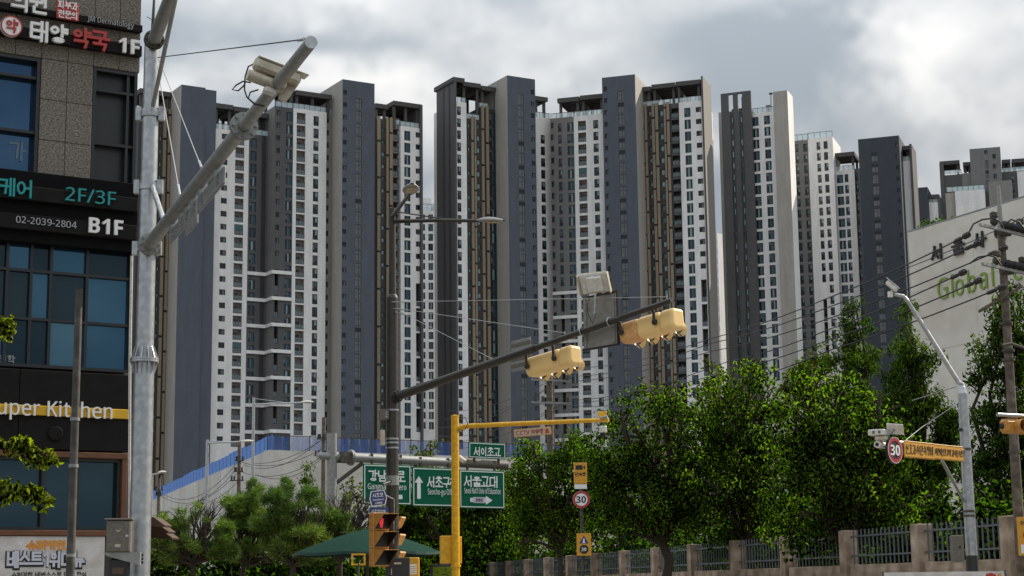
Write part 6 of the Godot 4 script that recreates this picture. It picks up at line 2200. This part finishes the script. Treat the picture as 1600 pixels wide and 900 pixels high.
func yellow_signs() -> void:
	var at := V(910, 860, 59.6)
	var N := thing("sign_post", "dark sign post with yellow signs half lost in the plane tree leaves", "sign post", Vector3(at.x, 0, at.z))
	var d := 59.6
	var b := MB.new()
	pole(b, M.pole_grey, at, 0, hgt(at.x, at.z, 722), .06, .05, 12)
	part("post", b, N)
	var sg := thing("warning_sign", "yellow enforcement sign with a camera symbol, topmost on the leafy post", "road sign", V(907, 740, d))
	var X := facing(V(907, 740, d + .0) + Vector3(0, 0, .2), .1).scaled_local(Vector3.ONE * .86)
	b = MB.new()
	b.cbox(M.sign_orange, X, Vector3(-.28, -.42, -.02), Vector3(.26, .42, 0), .006)
	part("plate", b, sg)
	b = MB.new()
	b.box(M.ink, X, Vector3(-.2, .14, .001), Vector3(.08, .32, .005))
	b.prism(M.ink, X, PackedVector2Array([Vector2(.09, .23), Vector2(.18, .32), Vector2(.18, .14)]), .001, .005)
	write(b, M.ink, "단속중", X * Transform3D(Basis.IDENTITY, Vector3(-.01, -.12, .001)), .15, .13, .004)
	part("lettering", b, sg)
	b = MB.new()
	b.cbox(M.sign_white, X, Vector3(-.26, -.62, -.02), Vector3(.24, -.44, 0), .005)
	part("panel", b, sg)
	var o := V(908, 781, d) + Vector3(0, 0, .2)
	var s2 := thing("speed_sign", "round white thirty speed sign with a red ring, on the leafy post", "road sign", o, "thirty signs")
	X = facing(o, .1).scaled_local(Vector3.ONE * .86)
	b = MB.new()
	b.lathe(M.sign_white, X * Transform3D(Basis(Vector3.RIGHT, PI / 2), Vector3.ZERO), [Vector2(0, -.02), Vector2(.34, -.02), Vector2(.34, 0), Vector2(0, 0)], 32)
	part("disc", b, s2)
	b = MB.new()
	b.lathe(M.sign_red, X * Transform3D(Basis(Vector3.RIGHT, PI / 2), Vector3.ZERO), [Vector2(.25, .001), Vector2(.25, .006), Vector2(.335, .006), Vector2(.335, .001)], 32)
	part("ring", b, s2)
	b = MB.new()
	write(b, M.ink, "30", X * Transform3D(Basis.IDENTITY, Vector3(0, -.13, .001)), .26, .12, .005, 1.05)
	part("lettering", b, s2)
	var o3 := V(912, 851, d) + Vector3(0, 0, .2)
	var s3 := thing("warning_sign", "yellow sign with a blue triangle and a black thirty disc, on the leafy post", "road sign", o3)
	X = facing(o3, .1).scaled_local(Vector3.ONE * .86)
	b = MB.new()
	b.cbox(M.sign_orange, X, Vector3(-.29, -.44, -.02), Vector3(.29, .44, 0), .006)
	part("plate", b, s3)
	b = MB.new()
	b.prism(M.sign_blue, X, PackedVector2Array([Vector2(-.19, .04), Vector2(.19, .04), Vector2(0, .36)]), .001, .004)
	b.lathe(M.sign_white, X * Transform3D(Basis(Vector3.RIGHT, PI / 2), Vector3(0, .20, .004)), [Vector2(.035, 0), Vector2(.035, .003), Vector2(0, .003)], 12)
	b.prism(M.sign_white, X, PackedVector2Array([Vector2(-.05, .06), Vector2(.05, .06), Vector2(.03, .16), Vector2(-.03, .16)]), .0045, .007)
	part("triangle", b, s3)
	b = MB.new()
	b.lathe(M.ink, X * Transform3D(Basis(Vector3.RIGHT, PI / 2), Vector3(0, -.19, .001)), [Vector2(.18, 0), Vector2(.18, .004), Vector2(0, .004)], 24)
	write(b, M.sign_white, "30", X * Transform3D(Basis.IDENTITY, Vector3(0, -.255, .006)), .13, .12, .003, 1.05)
	part("disc", b, s3)


func school_wall() -> void:
	# the wall runs along the pavement from the right, away from the camera
	var p0 := ground(1440, 840, 48)
	var p1 := ground(771, 880, 109)
	var e := (p1 - p0) / 12.0
	var dir := e.normalized()
	var N := thing("school_wall", "tan stucco wall with pillars and an iron railing, behind the plane trees", "wall", p0)
	var H := 3.22
	for i in range(-3, 14):
		var c := p0 + e * i
		var b := MB.new()
		var X := frame(c, -dir)
		b.cbox(M.stucco, X, Vector3(-.23, 0, -.23), Vector3(.23, H, .23), .02)
		part("pillar", b, N)
		b = MB.new()
		var L := e.length()
		b.cbox(M.stucco, X, Vector3(-L + .23, 0, -.14), Vector3(-.23, 2.18, .10), .015)
		for k in 2:
			b.box(M.stucco_dark, X, Vector3(-L + .5 + k * (L - .6) * .5, .3, .101), Vector3(-L + .26 + (k + 1) * (L - .6) * .5, 1.98, .112))
		part("wall_panel", b, N)
		b = MB.new()
		for yy in [2.42, 3.0]:
			b.box(M.iron, X, Vector3(-L + .23, yy, -.03), Vector3(-.23, yy + .05, .02))
		var rl := part("railing", b, N)
		for k in 16:
			var u := lerpf(-L + .40, -.40, k / 15.0)
			b = MB.new()
			b.box(M.iron, X, Vector3(u - .016, 2.2, -.022), Vector3(u + .016, 3.22, .012))
			if i < 6: part("bar", b, rl)
			else: part("bar", b, rl)


func white_office() -> void:
	var p := V(1510, 420, 124)
	var e := Vector3(.42, 0, .907).normalized()
	var N := thing("office_building", "big pale office wall with green Global lettering on the right edge of the photo", "building", Vector3(p.x, 0, p.z))
	var a := on_line(1419, 380, p, e)
	var z := on_line(1660, 380, p, e)
	a.y = 0
	z.y = 0
	var H := hgt(p.x, p.z, 337)
	var X := frame(a, e)
	var L := (z - a).length()
	var b := MB.new()
	b.cbox(M.global_wall, X, Vector3(0, 0, -22), Vector3(L + 44.0, H, 0), .05)
	part("wall", b, N)
	b = MB.new()
	b.box(M.roofing, X, Vector3(.01, H, -22), Vector3(L, H + .12, -.01))
	part("roof", b, N)
	for k in 5:
		b = MB.new()
		b.box(M.global_wall, X, Vector3(0.02, H * (k + 1) / 6.0 - .02, .002), Vector3(L - .02, H * (k + 1) / 6.0 + .02, .022))
		part("joint", b, N)
	for k in 7:
		b = MB.new()
		b.box(M.global_wall, X, Vector3((k + 1) * 7.4 - .03, .1, .002), Vector3((k + 1) * 7.4 + .03, H - .1, .018))
		part("joint", b, N)
	var U := func(px: float, py: float) -> Vector2:
		var q := X.affine_inverse() * on_line(px, py, p, e)
		return Vector2(q.x, q.y)
	for q in [["서울사이", [[1467, 405], [1500, 397], [1534, 386], [1566, 374]], 22, M.ink], ["GlobaUi", [], 0, M.letter_green]]:
		if q[1].size():
			for k in 4:
				var c: Vector2 = U.call(q[1][k][0], q[1][k][1])
				b = MB.new()
				write(b, q[3], q[0].substr(k, 1), X * Transform3D(Basis.IDENTITY, Vector3(c.x, c.y, .05)), 1.05, .15, .12, 1.3)
				part("lettering", b, N)
	var gl := "Globalre"
	var gp := [[1475, 467], [1490, 464], [1501, 461.5], [1520, 456.5], [1539, 451.5], [1553, 447], [1571, 442], [1592, 437]]
	for k in gl.length():
		var c: Vector2 = U.call(gp[k][0], gp[k][1])
		b = MB.new()
		write(b, M.letter_green, gl.substr(k, 1), X * Transform3D(Basis.IDENTITY, Vector3(c.x, c.y, .03)), 1.62, .12, .06, .92, false)
		part("lettering", b, N)
	# planting on the roof edge
	b = MB.new()
	var S := thing("roof_shrubs", "low green shrubs on the corner of the white office roof", "shrub", X * Vector3(2, H, -2))
	crown(S, leaf_cluster("broad0", M.leaf_plane, 16, .42, .19), [[X * Vector3(2.5, H + .3, -1.5), Vector3(2.2, .45, 1.4)]], 10.0, Vector2(.8, 1.3), [Color(.6, .7, .6), Color(1, 1, .9)], 61)


func site_wall() -> void:
	var c := V(420, 702, 150)
	var er := Vector3(1, 0, -.58).normalized()
	var el := Vector3(1, 0, 3.0).normalized()
	c.y = 0
	var N := thing("retaining_wall", "long pale concrete retaining wall below the towers", "wall", c)
	var H := hgt(c.x, c.z, 703)
	var rgt := on_line(960, 700, c, er)
	var lft := on_line(215, 750, c, el)
	rgt.y = 0
	lft.y = 0
	var XR := frame(c, er)
	var XL := frame(lft, el)
	var LR := (rgt - c).length()
	var LL := (c - lft).length()
	var b := MB.new()
	b.box(M.concrete, XR, Vector3(0.0, 0, -1.2), Vector3(LR, H, 0))
	b.box(M.concrete, XL, Vector3(0, 0, -1.2), Vector3(LL + .002, H + .003, .003))
	part("wall", b, N)
	for k in 26:
		b = MB.new()
		var u := (k + 1) * LL / 27.0
		b.box(M.zinc_dull, XL, Vector3(u - .03, .1, .004), Vector3(u + .03, H - .1, .012))
		part("joint", b, N)
	# blue corrugated sheets on the left run
	var S := thing("site_fence", "bright blue corrugated sheet fence climbing along the retaining wall", "fence", lft)
	var n := 22
	for k in n:
		b = MB.new()
		var u0 := LL * k / n
		var u1 := LL * (k + 1) / n
		var h := 1.36 + .05 * sin(k * 1.9) + .04 * sin(k * 5.3)
		for j in 4:
			var w := (u1 - u0) / 4
			b.box(M.fence_blue, XL, Vector3(u0 + j * w + (.02 if j == 0 else 0.0), H + .004, -.30 - .03 * (j % 2)), Vector3(u0 + (j + 1) * w, H + h, -.24 - .03 * (j % 2)))
		part("sheet", b, S)
	# blue netting on the right run
	var S2 := thing("site_fence", "translucent blue netting fence along the top of the retaining wall", "fence", c)
	var m := 18
	for k in m:
		var u0 := LR * k / m
		var u1 := LR * (k + 1) / m
		b = MB.new()
		for j in 6:
			var a := lerpf(u0 + .06, u1 - .06, j / 6.0)
			var d := lerpf(u0 + .06, u1 - .06, (j + 1) / 6.0)
			var za := .14 * sin(j * 2.1 + k)
			var zd := .14 * sin((j + 1) * 2.1 + k)
			b.quad(M.mesh_blue, XR * Vector3(a, H + .02, -.3 + za), XR * Vector3(d, H + .02, -.3 + zd), XR * Vector3(d, H + 1.22, -.3 + zd), XR * Vector3(a, H + 1.25, -.3 + za))
		part("net", b, S2)
		b = MB.new()
		b.box(M.zinc_edge, XR, Vector3(u0 - .04, H, -.36), Vector3(u0 + .04, H + 1.4, -.28))
		part("post", b, S2)
	b = MB.new()
	b.box(M.zinc_edge, XR, Vector3(0, H + 1.26, -.345), Vector3(LR, H + 1.33, -.295))
	part("rail", b, S2)


func mid_poles() -> void:
	var lamps := [["short street lamp with one arm in front of the blue fence", 322, 687, 800, 105.0, [330, 692], [378, 690], 9.0], ["taller street lamp with one arm over the retaining wall", 394, 621, 800, 108.0, [397, 632], [470, 629], 8.0], ["low street lamp head poking out beside the silver pole", 236, 740, 800, 108.0, [238, 742], [250, 739], 7.0]]
	for q in lamps:
		var at := V(q[1], q[3], q[4])
		var N := thing("street_lamp", q[0], "street lamp", Vector3(at.x, 0, at.z), "street lamps by the retaining wall")
		var b := MB.new()
		pole(b, M.zinc, at, 0, hgt(at.x, at.z, q[2]), .14, .09, 12)
		part("post", b, N)
		var s := Vector3(at.x, hgt(at.x, at.z, q[5][1]), at.z)
		var h := V(q[6][0], q[6][1], q[4] - 1.5)
		tubes("lamp_arm", M.zinc, [s, h], [.06, .05], N, 8)
		tubes("stay_rod", M.zinc, [Vector3(at.x, hgt(at.x, at.z, q[2] + 1.5), at.z), s.lerp(h, .75)], [.02], N, 6)
		b = MB.new()
		luminaire(b, h, h - s, .95, M.white_metal)
		part("lamp_head", b, N)
	var ups := [["small utility pole with three cross-arms below the blue fence", 373, 690, 130.0, [[720, -6, 8], [737, -8, 7], [751, -13, 8]]], ["slim utility pole left of the gantry post", 505, 652, 118.0, [[686, -10, 4], [712, -14, 6]]], ["tiny far utility pole at the low end of the retaining wall", 248, 748, 150.0, [[766, -7, 7], [774, -5, 5]]]]
	for q in ups:
		var at := V(q[1], 780, q[3])
		var N := thing("utility_pole", q[0], "utility pole", Vector3(at.x, 0, at.z), "small utility poles")
		var b := MB.new()
		pole(b, M.concrete_pole, at, 0, hgt(at.x, at.z, q[2]), .22, .13, 10)
		part("post", b, N)
		for c in q[4]:
			b = MB.new()
			var yy := hgt(at.x, at.z, c[0])
			var k: float = q[3] / F
			var X := facing(Vector3(at.x, yy, at.z + .2), .2)
			b.box(M.zinc_edge, X, Vector3(c[1] * k, -.05, -.05), Vector3(c[2] * k, .05, .05))
			for u in [c[1] * k + .1, c[2] * k - .1, c[1] * k * .5]:
				b.box(M.insulator, X, Vector3(u - .06, .05, -.06), Vector3(u + .06, .32, .06))
			part("cross_arm", b, N)
	var wires := [[[505, 686, 118], [393, 724, 140], .5], [[497, 690, 118], [380, 726, 135], .9], [[505, 712, 118], [376, 737, 131], .8], [[508, 712, 118], [398, 740, 135], .9], [[505, 700, 118], [373, 721, 130], .7], [[373, 720, 130], [248, 768, 150], 1.6], [[373, 737, 130], [250, 774, 150], 1.4], [[373, 751, 130], [300, 786, 150], .6], [[365, 738, 130], [290, 790, 150], .5]]
	for i in wires.size():
		var q: Array = wires[i]
		var b := MB.new()
		b.tube(M.cable, sag(V(q[0][0], q[0][1], q[0][2]), V(q[1][0], q[1][1], q[1][2]), q[2]), [.022], 5)
		tag(part("overhead_wire", b), "thin wire " + ["sagging from the top cross-arm of the slim utility pole to the taller lamp", "sagging lowest from the top cross-arm of the slim utility pole", "from the lower cross-arm of the slim pole to the small pole's middle arm", "from the lower cross-arm of the slim utility pole, ending at the taller lamp", "joining the slim utility pole to the small pole's top arm", "from the top arm of the small utility pole to the far tiny pole", "from the middle arm of the small utility pole to the far tiny pole", "from the lowest arm of the small utility pole down into the pines", "from the middle arm of the small utility pole, dropping steepest into the pines"][i], "cable", ["wires from the slim utility pole", "wires from the small utility pole"][0 if i < 5 else 1])


func low_things() -> void:
	# things that stand along the foot of the picture
	var b := MB.new()
	var o := V(560, 874, 42)
	var N := thing("square_sign", "small yellow square frame left of the pedestrian signal", "sign", o)
	var X := facing(o, .2)
	for r in [[-.17, -.14, .17, -.10], [-.17, .10, .17, .14], [-.17, -.10, -.13, .10], [.13, -.10, .17, .10]]:
		b.box(M.yellow, X, Vector3(r[0], r[1], -.02), Vector3(r[2], r[3], .02))
	part("frame", b, N)
	tubes("post", M.pole_grey, [Vector3(o.x, 0, o.z - .05), o - UP * .1], [.03], N, 8)
	o = V(693, 893, 46)
	N = thing("map_board", "pale green neighbourhood map board behind the yellow mast", "sign", Vector3(o.x, 0, o.z))
	b = MB.new()
	b.cbox(M.cabinet_dark, facing(o, .1), Vector3(-.36, -1.0, -.04), Vector3(.36, .18, 0), .01)
	b.box(M.leaf_ginkgo, facing(o, .1), Vector3(-.28, -.9, .001), Vector3(.24, .12, .005))
	part("board", b, N)
	b = MB.new()
	for k in 22:
		var u := rng.randf_range(-.24, .2)
		var y := rng.randf_range(-.3, .1)
		b.box(M.ink, facing(o, .1), Vector3(u - .03, y, .0055), Vector3(u + .03, y + .015, .008))
	part("map_print", b, N)
	o = V(644, 885, 50)
	N = thing("ticket_machine", "orange vending kiosk behind the base of the dark pole", "kiosk", Vector3(o.x, 0, o.z))
	b = MB.new()
	b.cbox(M.sign_orange, facing(o, 0), Vector3(-.22, -1.4, -.2), Vector3(.20, .25, .2), .02)
	part("body", b, N)
	b = MB.new()
	b.box(M.sign_white, facing(o, 0), Vector3(-.16, -.22, .2005), Vector3(.14, .06, .204))
	for k in 4:
		b.box(M.sign_orange, facing(o, 0), Vector3(-.14, -.18 + k * .055, .2045), Vector3(.12, -.16 + k * .055, .206))
	part("panel", b, N)
	o = V(1470, 905, 30)
	N = thing("banner", "white banner with a red motif, only its top edge showing at the bottom right", "banner", Vector3(o.x, 0, o.z))
	b = MB.new()
	X = Transform3D(Basis(UP, -.1), V(1474, 896, 33))
	b.box(M.vinyl, X, Vector3(-1.1, -.9, -.006), Vector3(1.12, .03, .006))
	part("cloth", b, N)
	b = MB.new()
	b.prism(M.letter_red, X, PackedVector2Array([Vector2(.78, -.3), Vector2(.78, -.02), Vector2(.88, .0), Vector2(.96, -.03), Vector2(1.02, -.3)]), .0065, .009)
	b.prism(M.ink_orange, X, PackedVector2Array([Vector2(1.0, -.3), Vector2(.99, -.03), Vector2(1.06, -.01), Vector2(1.09, -.3)]), .0065, .009)
	part("print", b, N)
	for u in [-1.12, 1.14]:
		tubes("stake", M.pole_grey, [X * Vector3(u, -1.95, 0), X * Vector3(u, .05, 0)], [.02], N, 8)
	# a parked van and a white low wall glimpsed between the pines
	o = ground(388, 890, 72)
	N = thing("parked_van", "white van mostly hidden behind the pines", "van", o)
	X = facing(o, .25)
	b = MB.new()
	b.prism(M.white_metal, X, PackedVector2Array([Vector2(-2.2, .35), Vector2(2.3, .35), Vector2(2.35, .95), Vector2(1.75, 1.15), Vector2(1.2, 1.95), Vector2(.9, 2.05), Vector2(-2.1, 2.05), Vector2(-2.25, 1.9)]), -.85, .85)
	part("body", b, N)
	b = MB.new()
	for q in [[-1.9, -.9], [-.75, .2], [.35, 1.0]]:
		b.box(M.glass_black, X, Vector3(q[0], 1.2, .851), Vector3(q[1], 1.8, .86))
	part("window", b, N)
	for u in [-1.4, 1.45]:
		for s in [-1.0, 1.0]:
			b = MB.new()
			b.lathe(M.black, X * Transform3D(Basis(Vector3.RIGHT, PI / 2), Vector3(u, .33, s * .8)), [Vector2(0, -.1), Vector2(.3, -.1), Vector2(.33, 0), Vector2(.3, .1), Vector2(0, .1)], 18)
			part("wheel", b, N)


# ------------------------------------------------------------------ the place itself
func sky_texture() -> ImageTexture:
	var w := 1600
	var h := 800
	var n := FastNoiseLite.new()
	n.seed = 8
	n.frequency = .9
	n.fractal_octaves = 6
	n.fractal_gain = .5
	n.domain_warp_enabled = true
	n.domain_warp_amplitude = .45
	n.domain_warp_frequency = .8
	var n2 := FastNoiseLite.new()
	n2.seed = 29
	n2.frequency = .30
	n2.fractal_octaves = 3
	# broad bright and dark banks of the broken cloud deck: azimuth, elevation, their half widths in degrees, strength
	var banks := [[14.6, 17.4, 2.6, 1.3, .40], [9.4, 16.8, 3.0, 1.6, -.46], [13.5, 14.0, 4.0, .9, -.16], [4.2, 16.8, 1.8, .8, .14], [-4.5, 18.2, 4.5, 1.0, .10], [1.0, 19.5, 3.0, .8, -.15], [-14.0, 15.5, 5.0, 3.0, -.04], [17.0, 13.5, 2.5, 1.0, .12], [26, 22, 9, 5, -.2], [-30, 22, 12, 6, .2], [60, 30, 25, 10, .2], [-80, 35, 30, 12, .15], [120, 40, 40, 12, -.1], [180, 28, 30, 10, .25], [-140, 30, 30, 12, -.1]]
	var im := Image.create(w, h, false, Image.FORMAT_RGBF)
	for j in h:
		var el := PI * (.5 - (j + .5) / h)
		for i in w:
			var az := wrapf(TAU * (i + .5) / w, -PI, PI)
			var d := Vector3(sin(az) * cos(el), sin(el), -cos(az) * cos(el))
			var c := Color(.20, .195, .19)
			if d.y > -.02:
				var y := maxf(d.y, 0.0)
				var p := Vector3(d.x, 0, d.z) / (y + .16) * 1.1
				var a := n.get_noise_3d(p.x * 1.9, 3.0, p.z * 1.9)
				var bb := n2.get_noise_3d(p.x, 9.0, p.z)
				var cloud := .40 + a * .85 + bb * .35
				var ad := rad_to_deg(az) + a * 3.0
				var ed := rad_to_deg(el) + bb * 2.0 + a * 1.0
				for k in banks:
					var u := (ad - float(k[0])) / float(k[2])
					var v := (ed - float(k[1])) / float(k[3])
					var s := u * u + v * v
					if s < 9.0: cloud += float(k[4]) * exp(-s * .7)
				cloud = clampf(cloud, 0, 1)
				var lum := lerpf(.40, 1.25, smoothstep(.08, .75, y))     # the cloud deck brightens towards the zenith
				var dark := Color(.56, .635, .71)
				var pale := Color(1.42, 1.41, 1.39)
				var col := dark.lerp(pale, smoothstep(.12, 1.0, cloud))
				var low := 1.0 - smoothstep(.12, .25, y)
				col = col.lerp(Color(.86, 1.0, 1.14), low * .60 * (1.0 - cloud))    # thin bluish air between the banks, low down
				c = Color(col.r * lum, col.g * lum, col.b * lum)
				if d.y < 0: c = Color(.20, .195, .19).lerp(c, 1.0 + d.y / .02)
			im.set_pixel(i, j, c)
	return ImageTexture.create_from_image(im)


func _ready() -> void:
	rng.seed = 4711
	font_sans.font_names = PackedStringArray(["Droid Sans"])
	font_bold.font_names = PackedStringArray(["Droid Sans"])
	font_bold.font_weight = 700
	# camera
	var cam := Camera3D.new()
	cam.name = "viewpoint"
	cam.fov = rad_to_deg(2.0 * atan(450.0 / F))
	cam.near = .1
	cam.far = 3000
	cam.transform = Transform3D(camb, EYE)
	add_child(cam)
	cam.current = true
	# sky, sun and exposure
	var sm := PanoramaSkyMaterial.new()
	sm.panorama = sky_texture()
	sm.energy_multiplier = 1.15
	var sky := Sky.new()
	sky.sky_material = sm
	var env := Environment.new()
	env.background_mode = Environment.BG_SKY
	env.sky = sky
	env.tonemap_mode = Environment.TONE_MAPPER_LINEAR
	env.tonemap_exposure = 1.06
	env.sdfgi_enabled = true
	env.ssao_enabled = true
	env.ssil_enabled = true
	var we := WorldEnvironment.new()
	we.name = "world_environment"
	we.environment = env
	add_child(we)
	var sun := DirectionalLight3D.new()
	sun.name = "sun"
	sun.light_energy = 1.6
	sun.light_color = Color(1.0, .95, .87)
	sun.light_angular_distance = .5
	sun.shadow_enabled = true
	var to_sun := Vector3(sin(deg_to_rad(57)), tan(deg_to_rad(38)), -cos(deg_to_rad(57))).normalized()
	sun.basis = Basis.looking_at(-to_sun, UP)
	add_child(sun)
	materials()
	# ground, road and pavements
	var b := MB.new()
	b.quad(M.earth, Vector3(-2500, -.16, 2500), Vector3(2500, -.16, 2500), Vector3(2500, -.16, -2500), Vector3(-2500, -.16, -2500))
	struct("ground", b)
	b = MB.new()
	b.quad(M.asphalt, Vector3(-60, -.12, 18), Vector3(60, -.12, 18), Vector3(60, -.12, -20), Vector3(-60, -.12, -20))
	struct("road", b)
	b = MB.new()
	for k in 9:
		b.quad(M.road_paint, Vector3(-4 + k * 1.1, -.116, -16), Vector3(-3.5 + k * 1.1, -.116, -16), Vector3(-3.5 + k * 1.1, -.116, -19.5), Vector3(-4 + k * 1.1, -.116, -19.5))
	struct("road_markings", b)
	b = MB.new()
	b.cbox(M.pavement, Transform3D.IDENTITY, Vector3(-60, -.2, -46), Vector3(60, 0, -20), .02)
	struct("pavement", b)
	tower_one()
	tower_two()
	tower_three()
	tower_four()
	far_blocks()
	white_office()
	site_wall()
	shop_building()
	school_wall()
	trees()
	silver_gantry()
	plain_poles()
	dark_signal_pole()
	pedestrian_signal()
	street_plates()
	yellow_mast()
	green_boards()
	umbrella()
	camera_post()
	utility_lines()
	right_signal()
	yellow_signs()
	mid_poles()
	low_things()
